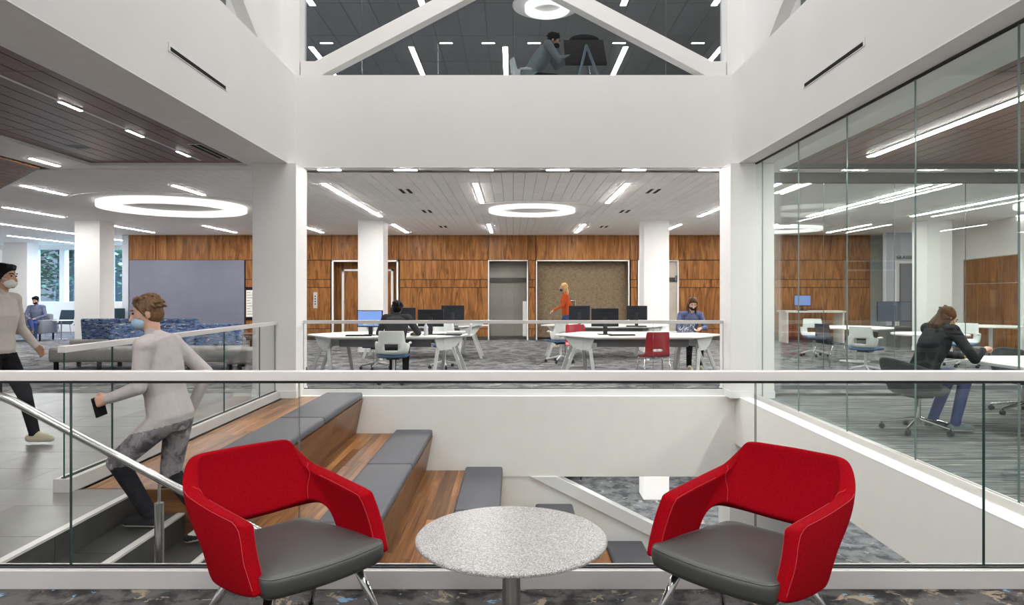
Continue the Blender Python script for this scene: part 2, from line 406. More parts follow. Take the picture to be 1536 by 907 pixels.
# landing tiles: each tile a piece
tw, td = 1.2, 0.6
tile_me = B(-tw / 2 + .002, tw / 2 - .002, -td / 2 + .002, td / 2 - .002, -0.012, 0.0).mesh('tile', 'floor_tile')
yy = 3.5; r = 0
while yy < 9.95:
    h = min(td, 10.0 - yy)
    lim = -2.82 if yy + h <= 5.11 else -3.2
    if yy < 5.1 < yy + h: h = 5.1 - yy; lim = -2.82
    x1 = lim - (0.0 if r % 2 == 0 else 0.6)
    if r % 2: 
        me = B(-0.298, 0.298, -h / 2 + .002, h / 2 - .002, -0.012, 0).mesh('tile', 'floor_tile'); inst('tile', me, fh, (lim - 0.3, yy + h / 2, 0))
    me = tile_me if abs(h - td) < 1e-6 else B(-tw / 2 + .002, tw / 2 - .002, -h / 2 + .002, h / 2 - .002, -0.012, 0).mesh('tile', 'floor_tile')
    while x1 > -10:
        inst('tile', me, fh, (x1 - tw / 2, yy + h / 2, 0)); x1 -= tw
    yy += h; r += 1
# slab edges round the void
struct('wall_void_back', B(-3.2, 6, BY, 10.0, -1.14, 0.0), 'slab_white', 'white slab edge across the far side of the void')
struct('wall_void_right', B(3.15, 3.38, 3.5, BY, -0.67, 0.0), 'slab_white', 'white slab edge along the right side of the void')
struct('ceiling_lower', MB().box(-14, -3.4, 3.5, 27, -0.67, -0.3).box(-3.4, 14, 10.0, 27, -0.9, -0.3).box(3.38, 14, 3.5, 10.0, -0.67, -0.3), 'soffit', 'underside of the floor above the lower level')
struct('wall_stair_side', MB().prism([(-3.2, -1.14), (0.33, -1.14), (5.3, -3.6), (5.3, LZ), (-3.2, LZ)], 'xz', BY + 0.02, BY + 0.16), 'slab_white', 'white sloping side wall below the bleacher')
struct('trim_1', MB().prism([(0.25, -1.14), (0.62, -1.14), (5.3, -3.46), (5.3, -3.64)], 'xz', BY - 0.02, BY + 0.2), 'white_trim', 'white cap along the sloping wall below the bleacher')
struct('wall_lower_back', B(-14, 14, 26.9, 27, LZ, -0.3), 'white', 'white far wall of the lower level')

# ------------------------------------------------------------------ bulkheads round the void (level one soffit to level two)
struct('wall_bulkhead_back', B(-3.77, 3.77, 9.85, 10.35, CZ, 4.61), 'white', 'white bulkhead across the far side of the void')
wl = struct('wall_bulkhead_left', B(-3.77, -3.15, -1.0, 9.85, CZ, 4.61), 'white', 'white bulkhead along the void left side with a long slot diffuser')
wr = struct('wall_bulkhead_right', B(3.15, 3.77, -1.0, 9.85, CZ, 4.61), 'white', 'white bulkhead along the void right side with a long slot diffuser')
for s, y0, y1 in ((-1, 6.26, 7.47), (1, 6.14, 7.38)):
    t = thing('slot_diffuser', 'black slot air diffuser in the white bulkhead %s' % ('above the wood ceiling by the stair' if s < 0 else 'above the glass room wall'), 'air diffuser', (s * 3.15, (y0 + y1) / 2, 3.705), 0, 'slot diffusers in the bulkheads')
    L = (y1 - y0) / 2
    MB().box(min(0, -s * .004), max(0, -s * .004), -L, L, -0.02, 0.02).build('slot', 'slot_black', t)
    MB().box(min(0, -s * .006), max(0, -s * .006), -L - .03, L + .03, 0.02, 0.05).box(min(0, -s * .006), max(0, -s * .006), -L - .03, L + .03, -.026, -0.02).box(min(0, -s * .006), max(0, -s * .006), -L - .03, -L, -.02, 0.02).box(min(0, -s * .006), max(0, -s * .006), L, L + .03, -.02, 0.02).build('frame', 'white_trim', t)
# white soffit strips
struct('ceiling_soffit', MB().box(-3.77, -3.15, -1, 9.85, CZ - .01, CZ).box(3.15, 3.92, -1, 9.85, CZ - .01, CZ).box(-3.77, 3.92, 9.85, 10.1, CZ - .01, CZ), 'soffit', 'grey painted soffit round the edge of the void')

# ------------------------------------------------------------------ plank ceilings
cb = struct('ceiling_back', B(-20, 14, 10.05, 27, CZ + 0.012, CZ + 0.35), 'gap_dark', 'white plank ceiling over the study area')
PW, PL = 0.184, 1.19
plank_me = B(-PW / 2 + .003, PW / 2 - .003, -PL / 2 + .003, PL / 2 - .003, 0, 0.012).mesh('ceiling_plank', 'tile_white')
stuff = MB()
nx0 = int(-19.9 / PW); nx1 = int(13.9 / PW)
for rr_ in range(14):
    yc = 10.1 + PL * (rr_ + .5)
    for i in range(nx0, nx1):
        xc = (i + .5) * PW
        if rr_ < 5 and -3.6 < xc < 3.7: inst('ceiling_plank', plank_me, cb, (xc, yc, CZ))
        else: stuff.box(xc - PW / 2 + .003, xc + PW / 2 - .003, yc - PL / 2 + .003, yc + PL / 2 - .003, CZ, CZ + .012)
o = stuff.build('ceiling_planks', 'tile_white', cb); o['kind'] = 'stuff'
def wood_ceiling(name, label, x0, x1, rows, pw, clip=None):
    yA, yB = rows[0], rows[-1]
    c = struct(name, B(min(x0, x1), max(x0, x1), yA, yB, CZ + .06, CZ + .3) if not clip else MB().prism(clip, 'xy', CZ + .06, CZ + .3), 'slot_black', label)
    n = round(abs(x1 - x0) / pw); w = (x1 - x0) / n
    for a, b in zip(rows[:-1], rows[1:]):
        me = B(-abs(w) / 2 + .006, abs(w) / 2 - .006, -(b - a) / 2 + .005, (b - a) / 2 - .005, 0, .02).mesh('ceiling_plank', 'walnut_ceiling')
        for i in range(n): inst('ceiling_plank', me, c, (x0 + w * (i + .5), (a + b) / 2, CZ + .04))
    return c
struct('ceiling_white_left', MB().box(-6.81, -6.05, -1, 10.05, CZ, CZ + .3).box(-14, -6.81, 12.2, 12.3, CZ + 0.02, CZ + 0.3).box(-3.77, -3.75, -1, 9.85, CZ, CZ + .1).box(-6.05, -3.77, 9.78, 10.05, CZ, CZ + .2), 'soffit', 'white painted ceiling strip between the walnut ceilings')
wood_ceiling('ceiling_walnut_left', 'dark walnut plank ceiling beside the void', -3.77, -6.05, [-0.4, 1.65, 3.7, 5.75, 7.8, 9.78], 0.207)
wood_ceiling('ceiling_walnut_right', 'dark walnut plank ceiling over the glass room', 3.92, 11.37, [-0.4, 1.65, 3.7, 5.75, 7.8, 9.85], 0.207)
# walnut soffit with a diagonal end
cw = struct('ceiling_walnut_far', MB().prism([(-6.83, 2), (-6.83, 9.85), (-9.8, 12.7), (-9.8, 2)], 'xy', CZ - .01, CZ - .005), 'slot_black', 'walnut soffit with diagonal end beside the white ceiling strip')
for i in range(14):
    xa = -6.83 - .21 * i; xb = xa - .204
    MB().prism([(xa, 2), (xa, 9.85 + (-6.83 - xa) * .95), (xb, 9.85 + (-6.83 - xb) * .95), (xb, 2)], 'xy', CZ - .03, CZ - .01).build('ceiling_plank', 'walnut_wall', cw)

# ------------------------------------------------------------------ ceiling lights
def strip(x, y0, y1, z=CZ, w=0.08, label='', group='', m='strip', alongx=False):
    L = (y1 - y0) / 2
    if alongx: t = thing('ceiling_light', label, 'ceiling light', ((y0 + y1) / 2, x, z), PI / 2, group)
    else: t = thing('ceiling_light', label, 'ceiling light', (x, (y0 + y1) / 2, z), 0, group)
    MB().box(-w / 2, w / 2, -L, L, -.016, -.004).build('diffuser', m, t)
    MB().box(-w / 2 - .008, -w / 2, -L - .008, L + .008, -.012, 0).box(w / 2, w / 2 + .008, -L - .008, L + .008, -.012, 0).box(-w / 2, w / 2, -L - .008, -L, -.012, 0).box(-w / 2, w / 2, L, L + .008, -.012, 0).box(-w / 2, w / 2, -L, L, -.004, 0).build('housing', 'white_trim', t)
    return t
for x, w_ in ((-3.14, 'running towards the column behind the blue screen'), (4.4, 'outside the column at the glass room corner')): strip(x, 11.3, 16.15, label='very long ceiling strip light ' + w_, group='long strip lights')
for x, w_ in ((-.63, 'on the stair side'), (1.89, 'on the glass room side')): strip(x, 11.3, 13.7, label='bright strip light in the plank ceiling, ' + w_ + ' of the ring light', group='strip lights by the ring')
for x, w_ in ((-5.7, 'beside the card reader'), (-3.17, 'in front of the door recess'), (-.65, 'in front of the grey alcove'), (1.87, 'in front of the pinboard alcove'), (4.4, 'beyond the pale alcove'), (6.95, 'behind the glass room'), (9.4, 'at the far end of the walnut wall')): strip(x, 18.0, 20.4, label='ceiling strip light by the walnut wall, ' + w_, group='strip lights by the walnut wall')
for x in (6.95, 9.4, 11.9): strip(x, 11.4, 16.1, label='long strip light in the ceiling beyond the glass room', group='strip lights beyond the glass room')
for x in (-5.72, -8.27): strip(x, 11.5, 12.6, label='short strip light beside the large ring light', group='short strip lights by the large ring')
for x, a, b in ((-10.75, 14.4, 16.3), (-10.75, 18.3, 20.4), (-8.3, 18.3, 20.4), (-13.4, 14.4, 20.8), (-15.9, 21.5, 24.6), (-13.4, 22, 24.6)):
    strip(x, a, b, label='strip light in the plank ceiling over the window lounge', group='strip lights over the lounge')
for i in range(6): strip(BY + .30, -2.86 + 1.116 * i, -2.53 + 1.116 * i, z=CZ - .01, label='short white light bar under the far bulkhead', group='light bars under the far bulkhead', alongx=True, w=.06)
for k in range(4):
    strip(-4.4, 5.46 + 1.16 * k, 5.79 + 1.16 * k, z=CZ + .04, w=.034, label='short light in the slot of the dark walnut ceiling', group='slot lights in the walnut ceiling', m='strip_upper')
t = thing('light_slot', 'thin white metal slot running along the dark walnut ceiling', 'light track', (-4.4, 5, CZ + .04))
MB().box(-.018, .018, -4, 4.6, -.004, 0).build('channel', 'white_trim', t)
strip(-6.5, 9.2, 9.75, w=.06, label='short light in the white strip between walnut ceilings', group='light between the walnut ceilings')
strip(7.35, 3.0, 9.28, z=CZ + .04, w=.09, label='added unseen strip light brightening the glass room from its walnut ceiling')  # lies outside the view, added as extra light for the room interior
strip(4.85, 3.0, 9.28, z=CZ + .04, w=.09, label='long white strip light in the walnut ceiling of the glass room')
def ring_light(c, R, rin, h, rec, z, label, m='ring', rec_m='plate'):
    t = thing('ring_light', label, 'ring light', (c[0], c[1], z))
    MB().lathe([(rec, 0), (rec, -.010), (0, -.010), (0, 0)][:2] + [(0.001, -.010), (0.001, 0)], 64).build('ceiling_plate', rec_m, t, smooth=False)
    MB().lathe([(R, -.010), (R, -h), (R - .012, -h), (R - .012, -.010)], 64, closed=True).build('outer_band', m, t)
    MB().lathe([(rin + .012, -.010), (rin + .012, -h), (rin, -h), (rin, -.010)], 64, closed=True).build('inner_band', m, t)
    MB().lathe([(R - .012, -h + .004), (R - .012, -h), (rin + .012, -h), (rin + .012, -h + .004)], 64, closed=True).build('diffuser', m, t)
    return t
ring_light((.40, 14.75), .93, .70, .08, 1.29, CZ, 'glowing ring light in the middle of the white plank ceiling')
ring_light((-7.0, 14.1), 1.40, 1.06, .11, 1.85, CZ, 'large glowing ring light above the blue patterned sofas')
ring_light((7.6, 19.0), .93, .70, .09, 1.2, CZ, 'small glowing ring light in front of walnut wall beyond the glass')
ring_light((11.1, 13.6), .93, .70, .09, 1.29, CZ, 'glowing ring light beyond the glass room near white wall')
def vent(x, y, z=CZ, l=.55, w=.26, label='', group='', rz=0):
    t = thing('ceiling_vent', label, 'air vent', (x, y, z), rz, group)
    MB().box(-w / 2, w / 2, -l / 2, l / 2, -.003, 0).build('frame', 'tile_white', t)
    for s in (-1, 1): MB().box(s * w / 4 - .03, s * w / 4 + .03, -l / 2 + .02, l / 2 - .02, -.006, -.003).build('slot', 'slot_black', t)
for x, y in ((-1.92, 12.2), (-1.92, 15.2), (-1.92, 18.7), (2.5, 12.2), (2.48, 15.2), (2.48, 18.7)):
    vent(x, y, label='twin slot air vent in the white plank ceiling', group='twin slot vents')
vent(-4.0, 9.0, CZ + .04, .9, .16, 'narrow air vent in the walnut ceiling by the bulkhead')
for x, y, l in ((-5.55, 8.7, 'round speaker grille in the left walnut ceiling'), (8.2, 8.6, 'round speaker grille in the walnut ceiling of glass room')):
    tag(MB().lathe([(.001, -.004), (.11, -.004), (.125, 0), (.001, 0)], 24, (0, 0, 0)).build('ceiling_speaker', 'deskgrey', loc=(x, y, CZ + .04)), l, 'speaker')

# ceiling over the seating strip where the armchairs stand
cf_ = struct('ceiling_front', B(-14, 14, -2.5, 3.2, CZ + .012, CZ + .3), 'gap_dark', 'white plank ceiling above the armchair strip')
stuff = MB()
for i in range(-18, 18):
    for j in range(3): stuff.box(i * .6 + .004, i * .6 + .596, -2.4 + j * 1.86, -.55 + j * 1.86, CZ, CZ + .012)
o = stuff.build('ceiling_planks', 'tile_white', cf_); o['kind'] = 'stuff'
for x in (-5.6, -3.1, -.6, 1.9, 4.4): strip(x, -1.2, 2.4, label='added unseen strip light brightening the armchair strip from above', group='added unseen strip lights above the armchairs', m='fill_strip_front')  # out of view, added to brighten the rail, curb and armchairs
# ------------------------------------------------------------------ columns
def column(x0, x1, y0, y1, z0, z1, label):
    c = thing('column', label, 'column', ((x0 + x1) / 2, (y0 + y1) / 2, z0))
    a, b = (x1 - x0) / 2, (y1 - y0) / 2
    MB().box(-a, a, -b, b, 0, z1 - z0).build('shaft', 'white', c, bevel=.004)
    if z0 == 0: MB().box(-a - .008, a + .008, -b - .008, b + .008, 0, .10).build('base_trim', 'white_trim', c)
    return c
column(-3.64, -3.03, 9.52, 10.02, 0, CZ - .01, 'white square column at the end of the stair rail')
column(3.03, 3.64, 9.52, 10.02, 0, CZ - .01, 'white square column at the corner of the glass room')
column(-3.87, -3.24, 17, 17.63, 0, CZ, 'white column behind the table with the blue screen')
column(3.25, 3.88, 17, 17.63, 0, CZ, 'white column behind the seated woman in the blue hoodie')
column(-10.93, -10.3, 17, 17.63, 0, CZ, 'white column beside the patterned sofa and lounge windows')
column(10.3, 10.93, 17, 17.63, 0, CZ, 'white column beyond the glass room')
column(-18.3, -17.45, 24.5, 25.1, 0, CZ, 'white column beside the window lounge sofa')
column(3.02, 3.87, 9.52, 10.05, LZ, -1.14, 'large white column on the lower level below the right slab')
column(3.25, 3.88, 17, 17.63, LZ, -.9, 'white column standing on the lower level carpet')

# ------------------------------------------------------------------ back wall in walnut panels
def X(px): return (px - 770) * BW / 1024
def Zp(py): return 1.46 - (py - 440) * BW / 1024
wall = struct('wall_back', MB().box(X(192), X(1306), BW + .55, BW + .65, 0, CZ + .3), 'gap_dark', 'walnut panelled wall behind the study tables')
def panel(x0, x1, z0, z1, y=BW, m='walnut_wall', th=.03, par=None, name='panel'):
    g = .011
    return MB().box(-(x1 - x0) / 2 + g, (x1 - x0) / 2 - g, 0, th, -(z1 - z0) / 2 + g, (z1 - z0) / 2 - g).build(name, m, par or wall, loc=((x0 + x1) / 2, y, (z0 + z1) / 2))
ZR = [CZ + .01, Zp(390), Zp(419), Zp(431), Zp(493), 0.10]
MB().box(X(192), X(497), BW + .03, BW + .06, 0, CZ).box(X(598), X(732), BW + .03, BW + .06, 0, CZ).box(X(793), X(804), BW + .03, BW + .06, 0, CZ).box(X(945), X(957), BW + .03, BW + .06, 0, CZ).box(X(1018), X(1306), BW + .03, BW + .06, 0, CZ).box(X(497), X(1018), BW + .03, BW + .06, Zp(390), CZ).build('backing', 'slot_black', wall)
for a, b in ((193, 234), (234, 380), (380, 460), (460, 497), (497, 598), (598, 732), (732, 792), (792, 804), (804, 945), (945, 957), (957, 1018), (1018, 1160), (1160, 1306)):
    panel(X(a), X(b), ZR[1], ZR[0])
for a, b in ((368, 380), (380, 460), (460, 496), (599, 732), (793, 803), (946, 956), (1018, 1160), (1160, 1306)):
    for k in range(1, 5): panel(X(a), X(b), ZR[k + 1], ZR[k])
MB().box(X(192), X(496), BW - .01, BW + .03, 0, .10).box(X(599), X(732), BW - .01, BW + .03, 0, .10).box(X(793), X(803), BW - .01, BW + .03, 0, .10).box(X(946), X(956), BW - .01, BW + .03, 0, .10).box(X(1018), X(1306), BW - .01, BW + .03, 0, .10).build('baseboard', 'darkstrip', wall)
# lilac panel at the left
tag(MB().box(-(X(367) - X(195)) / 2, (X(367) - X(195)) / 2, 0, .04, 0, Zp(390) - .05).build('wall_panel', 'lilac', loc=((X(195) + X(367)) / 2, BW - .045, .05)), 'large grey lilac panel on the walnut wall behind the sofas', 'wall panel')
# poster
p = thing('notice_board', 'white notice with dark frame on the walnut wall by the column', 'notice', (X(374.5), BW - .02, Zp(455)))
MB().box(-.1, .1, 0, .02, -.42, .42).build('sheet', 'paper', p)
MB().box(-.11, .11, -.005, .02, .42, .52).build('frame_top', 'black', p); MB().box(-.11, .11, -.005, .02, -.52, -.42).build('frame_bottom', 'black', p)
for k in range(9): MB().box(-.075, .02 + .04 * (k % 3), -.003, 0, .34 - k * .085, .355 - k * .085).build('text_line', 'deskgrey', p)
# door recess
d = thing('door_recess', 'walnut lined door recess with white frame next to the keypad', 'doorway', (X(547.5), BW, 0))
hw = (X(597) - X(497.5)) / 2
MB().box(-hw, -hw + .05, -.02, .06, 0, Zp(390)).box(hw - .05, hw, -.02, .06, 0, Zp(390)).box(-hw, hw, -.02, .06, Zp(390) - .05, Zp(390)).build('frame', 'white_trim', d)
MB().box(-hw, -hw + .02, .06, .5, 0, Zp(390)).box(hw - .02, hw, .06, .5, 0, Zp(390)).build('side_lining', 'walnut_wall', d)
MB().box(-hw, -hw + .24, .44, .5, 0, Zp(403)).box(hw - .24, hw, .44, .5, 0, Zp(403)).box(-hw, hw, .44, .5, Zp(403), Zp(390)).build('back_lining', 'walnut_wall', d)
MB().box(-hw + .22, -hw + .29, .36, .44, 0, Zp(403)).box(hw - .29, hw - .22, .36, .44, 0, Zp(403)).box(-hw + .22, hw - .22, .36, .44, Zp(403) - .06, Zp(403)).build('door_frame', 'white_trim', d)
dd = MB().box(-hw + .29, hw - .29, .40, .45, .01, Zp(403) - .06).build('door_leaf', 'walnut_wall', d)
for z in (.3, 1.2, 2.05): MB().cyl((-hw + .295, .385, z - .06), (-hw + .295, .385, z + .06), .014, n=8).build('hinge', 'steel', dd)
# keypad
k = thing('card_reader', 'grey metal card reader panel on the walnut wall', 'card reader', (X(473), BW - .012, Zp(450)))
MB().box(-.06, .06, 0, .012, -.25, .25).build('plate', 'keypad', k)
for z in (-.12, -.04, .04, .12): MB().cyl((0, -.004, z), (0, 0, z), .022, n=10).build('button', 'black', k)
# grey alcove
def alcove(x0, x1, zt, depth, label, cat, mats):
    a = thing('alcove', label, cat, ((x0 + x1) / 2, BW, 0)); h = (x1 - x0) / 2
    MB().box(-h, -h + .03, -.02, .05, 0, zt).box(h - .03, h, -.02, .05, 0, zt).box(-h, h, -.02, .05, zt - .03, zt).build('frame', 'white_trim', a)
    MB().box(-h + .03, -h + .04, .05, depth, 0, zt).box(h - .04, h - .03, .05, depth, 0, zt).build('side', mats[0], a)
    return a, h
a, h = alcove(X(732), X(792), Zp(390), .5, 'grey stone lined alcove in the walnut wall with dark band', 'alcove', ['greige'])
for i in range(3):
    w = (2 * h - .08) / 3
    MB().box(-w / 2 + .004, w / 2 - .004, 0, .02, .10, Zp(423)).build('panel', 'greige', a, loc=(-h + .04 + w * (i + .5), .46, 0))
MB().box(-h + .04, h - .04, .46, .48, Zp(416), Zp(391)).build('header', 'greige', a)
MB().box(-h + .04, h - .04, .42, .48, Zp(423), Zp(416)).build('band', 'darkstrip', a)
MB().box(h - .16, h - .04, .30, .46, .10, Zp(452)).build('post', 'white_trim', a)
# pinboard alcove
a, h = alcove(X(804), X(944), Zp(390), .40, 'taupe fabric pinboard alcove framed in white in the walnut wall', 'alcove', ['pinboard'])
zz = [.06, .55, 1.12, 1.78, Zp(391)]
for i in range(3):
    for j in range(4):
        w = (2 * h - .08) / 3
        MB().box(-w / 2 + .002, w / 2 - .002, 0, .02, zz[j] + .002, zz[j + 1] - .002).build('panel', 'pinboard', a, loc=(-h + .04 + w * (i + .5), .34, 0))
MB().tube([(-.35, .33, 1.23), (-.35, .27, 1.23), (-.2, .27, 1.23), (-.2, .27, 1.05)], .018, 8).build('hook', 'steel', a)
# pale alcove behind column
a, h = alcove(X(957), X(1018), Zp(390), .40, 'pale stone lined alcove behind the white column', 'alcove', ['pale_stone'])
for i in range(2):
    w = (2 * h - .08) / 2
    for z0, z1 in ((.06, Zp(422)), (Zp(416), Zp(391))):
        MB().box(-w / 2 + .003, w / 2 - .003, 0, .02, z0, z1).build('panel', 'pale_stone', a, loc=(-h + .04 + w * (i + .5), .10, 0))
MB().box(-h + .03, h - .03, .06, .12, Zp(422), Zp(416)).build('band', 'darkstrip', a)
MB().box(h - .10, h - .04, .0, .06, Zp(422), Zp(413)).build('bracket', 'deskgrey', a)

# ------------------------------------------------------------------ window wall and outdoors at far left
ww = struct('wall_window', MB().box(-20, -11.5, 26.0, 26.3, 0, 1.15).box(-20, -11.5, 26.0, 26.3, 3.14, CZ + .1), 'white', 'white wall with tall windows behind the lounge')
wx = [-19.4, -18.32, -17.22, -16.1, -15.45, -14.6, -13.4, -12.2]
for i, x in enumerate(wx): MB().box(-.1, .1, -.06, .2, 1.15, 3.14).build('mullion', 'white_trim', ww, loc=(x, 26.1, 0))
for i in range(len(wx) - 1):
    wpane = MB().box(wx[i] + .1, wx[i + 1] - .1, 26.14, 26.15, 1.15, 3.14)
    o = tag(wpane.build('window_%d' % (i + 1), 'glass_window'), 'tall window pane looking out on green trees', kind='structure')
struct('wall_end', B(-12.25, -12.06, BW - .02, 26.0, 0, CZ), 'lavender_wall', 'return wall at the end of the walnut wall')
tag(B(-.24, .24, 0, .5, 0, .62).build('planter_box', 'teal', loc=(-12.35, BW - .6, 0.38), bevel=.01), 'dark blue padded box at the end of the walnut wall', 'box')
tag(B(-.26, .26, 0, .52, 0, .38).build('low_cabinet', 'sofa_blue', loc=(-12.35, BW - .61, 0), bevel=.01), 'low grey cabinet under the dark blue padded box', 'cabinet')
struct('floor_outside', B(-60, 20, 27, 70, -.5, -.3), 'grass', 'grass lawn outside the lounge windows')
def tree(x, y, h, r, label):
    t = thing('tree', label, 'tree', (x, y, -.3), 0, 'trees outside the windows')
    MB().tube([(0, 0, 0), (.1, 0, h * .4), (.05, .1, h * .75)], [.18, .13, .05], 8).build('trunk', 'trunk', t, smooth=True)
    rs = random.Random(int(x * 10)); lf = MB()
    for i in range(900):
        u = Vector((rs.gauss(0, 1), rs.gauss(0, 1), rs.gauss(0, 1))); u.normalize(); q = u * r * rs.uniform(.35, 1) ** .6
        c = Vector((q.x, q.y, h * .55 + q.z * 1.35)); a = rs.uniform(0, 6.28); s_ = rs.uniform(.08, .2)
        d1 = Vector((math.cos(a), math.sin(a), rs.uniform(-.5, .5))) * s_; d2 = Vector((-math.sin(a), math.cos(a), rs.uniform(-.8, .8))) * s_ * .6
        lf.add([c - d1, c + d2, c + d1, c - d2], [(0, 1, 2, 3)])
    o = lf.build('leaves', 'leaf', t); o['kind'] = 'stuff'
for i, (x, y, h) in enumerate(((-20.2, 31, 6.2), (-17.4, 35.5, 7.0), (-16.0, 30.2, 5.6), (-24, 36, 7.5))):
    tree(x, y, h, 1.7, 'leafy green tree outside the lounge windows')
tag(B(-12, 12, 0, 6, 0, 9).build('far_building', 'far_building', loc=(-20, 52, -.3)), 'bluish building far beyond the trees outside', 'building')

# ------------------------------------------------------------------ right hand far walls
struct('wall_lavender', B(X(1306), 14, 20.5, 20.7, 0, CZ), 'lavender_wall', 'pale lavender wall beyond the glass room')
e = thing('door_recess', 'grey door under raised wall lettering beyond the glass room', 'doorway', (11.83, 20.5, 0))
MB().box(-.36, -.26, -.04, 0, 0, 2.44).box(.26, .36, -.04, 0, 0, 2.44).box(-.26, .26, -.04, 0, 2.36, 2.44).build('frame', 'white_trim', e)
MB().box(-.26, .26, -.02, 0, 0, 2.36).build('door_leaf', 'sofa_blue', e)
MB().cyl((.18, -.05, 1.0), (.18, -.05, 1.25), .012, n=8).build('handle', 'steel', e)
fc = bpy.data.curves.new('letters', 'FONT'); fc.body = 'GLASSEN'; fc.size = .135; fc.extrude = .012; fc.space_character = 1.1
fo = bpy.data.objects.new('wall_letters', fc); COL.objects.link(fo)
dg = bpy.context.evaluated_depsgraph_get(); me = bpy.data.meshes.new_from_object(fo.evaluated_get(dg)); bpy.data.objects.remove(fo)
me.materials.clear(); me.materials.append(MATS['deskgrey'])
fo = bpy.data.objects.new('wall_letters', me); COL.objects.link(fo); fo.location = (11.50, 20.485, 2.50); fo.rotation_euler = (PI / 2, 0, 0)
tag(fo, 'grey raised capital letters on the pale wall above a door', 'lettering')
wv = Vector((11.95 - 12.56, 16.1 - 19.0, 0)); ang = math.atan2(wv.y, wv.x)
cwv = struct('wall_right_far', MB().box(-2.6, 5.5, 0, .2, 0, CZ), 'white', 'white wall with inset walnut panelling beyond the glass room')
cwv.location = (12.5, 18.9, 0); cwv.rotation_euler[2] = ang
for i in range(4):
    for z0, z1 in ((.06, .62), (.62, 1.72), (1.72, 2.38)):
        w = .74
        MB().box(-w / 2 + .008, w / 2 - .008, -.025, 0, z0 + .008, z1 - .008).build('panel', 'walnut_wall', cwv, loc=(.0 + w * (i + .5), 0, 0))
MB().box(-.06, 0, -.04, 0, 0, 2.46).box(2.96, 3.02, -.04, 0, 0, 2.46).box(0, 2.96, -.04, 0, 2.39, 2.46).build('frame', 'white_trim', cwv)
# far right enclosing wall
struct('wall_right', B(13.8, 14, -2.5, 27, 0, UC), 'white', 'plain white wall closing the right side')

# ------------------------------------------------------------------ glass: panes
def pane(name, x0, x1, y0, y1, z0, z1, m, parent, lo=None):
    mb = MB().box(x0, x1, y0, y1, z0, z1)
    d_ = [x1 - x0, y1 - y0, z1 - z0]; ax = d_.index(min(d_))
    mb.m = [0 if i in {0: (3, 5), 1: (2, 4), 2: (0, 1)}[ax] else 1 for i in range(6)]
    return mb.build(name, [m, 'glass_edge' if m == 'glass_rail' else 'glass_edge_pale'], parent)
# front guard rail
fr = thing('glass_railing', 'long glass railing with pale metal top rail behind the armchairs', 'railing', (0, 3.42, 0))
MB().box(-5, 5, -.03, .03, 1.025, 1.073).build('top_rail', 'rail', fr, bevel=.003)
MB().box(-5, 5, -.015, .015, 1.012, 1.025).build('gasket', 'gasket', fr)
MB().box(-5, 5, -.05, .05, 0, .091).build('base_shoe', 'curb', fr, bevel=.002)
MB().box(-5, 5, -.018, .018, .091, .099).build('gasket', 'gasket', fr)
for i in range(-4, 4):
    x = .07 + 1.143 * i; pane('glass_panel', x + .003, x + 1.14, -.006, .006, .099, 1.014, 'glass_rail', fr)
# far guard rail
br = thing('glass_railing', 'glass railing across the far side of the void by the tables', 'railing', (0, 9.86, 0))
MB().box(-3.12, 3.24, -.025, .025, 1.025, 1.073).build('top_rail', 'rail', br, bevel=.003)
MB().box(-3.03, 3.03, -.05, .05, 0, .085).build('base_shoe', 'white_trim', br)
MB().box(-3.03, 3.03, -.016, .016, .085, .094).build('gasket', 'gasket', br)
for i in range(6):
    x = -3.03 + 1.01 * i; pane('glass_panel', x + .003, x + 1.007, -.006, .006, .094, 1.026, 'glass_rail', br)
for x in (-2.98, ): MB().box(x - .01, x + .01, -.02, .0, .28, .40).build('clip', 'deskgrey', br)
# rail along the bleacher
lr = thing('glass_railing', 'glass railing along the top of the wooden bleacher', 'railing', (-3.31, 5.0, 0))
MB().box(-.03, .03, 0, 4.5, 1.025, 1.073).build('top_rail', 'rail', lr, bevel=.003)
MB().box(-.06, .06, 0, 4.5, 0, .10).build('base_shoe', 'curb', lr, bevel=.002)
MB().box(-.016, .016, .02, 4.5, .10, .107).build('gasket', 'gasket', lr)
for a_, b_2 in ((.03, .63), (.637, 1.72), (1.727, 2.81), (2.817, 3.9), (3.907, 4.48)):
    pane('glass_panel', -.006, .006, a_, b_2, .107, 1.026, 'glass_rail', lr)
# glass wall of the room on the right
gw = thing('glass_wall', 'full height glass wall of the room along the void', 'glass wall', (3.385, 0, 0))
for i in range(-2, 5):
    y0 = 4.57 + 1.177 * i; pane('glass_panel', -.006, .006, y0 + .004, min(y0 + 1.173, 9.98), .06, CZ - .03, 'glass_room', gw)
MB().box(-.012, .012, 2.2, 9.98, CZ - .03, CZ - .01).build('head_channel', 'gasket', gw)
MB().box(-.03, .03, 3.5, 9.98, 0, .06).build('sill_channel', 'rail', gw)
MB().box(-.235, -.08, 3.5, 9.7, 0, .012).build('ledge', 'white_trim', gw)
# rear partition of that room
gr = thing('glass_partition', 'glass partition closing the far end of the glass room', 'glass wall', (3.65, 10.4, 0))
for i in range(7): pane('glass_panel', .0 + 1.08 * i, 1.075 + 1.08 * i, -.006, .006, .07, 3.14, 'glass_inner', gr)
MB().box(0, 7.6, -.05, .05, 3.14, CZ).build('head', 'gap_dark', gr)
MB().box(0, 7.6, -.05, .05, 0, .07).build('sill', 'deskgrey', gr)

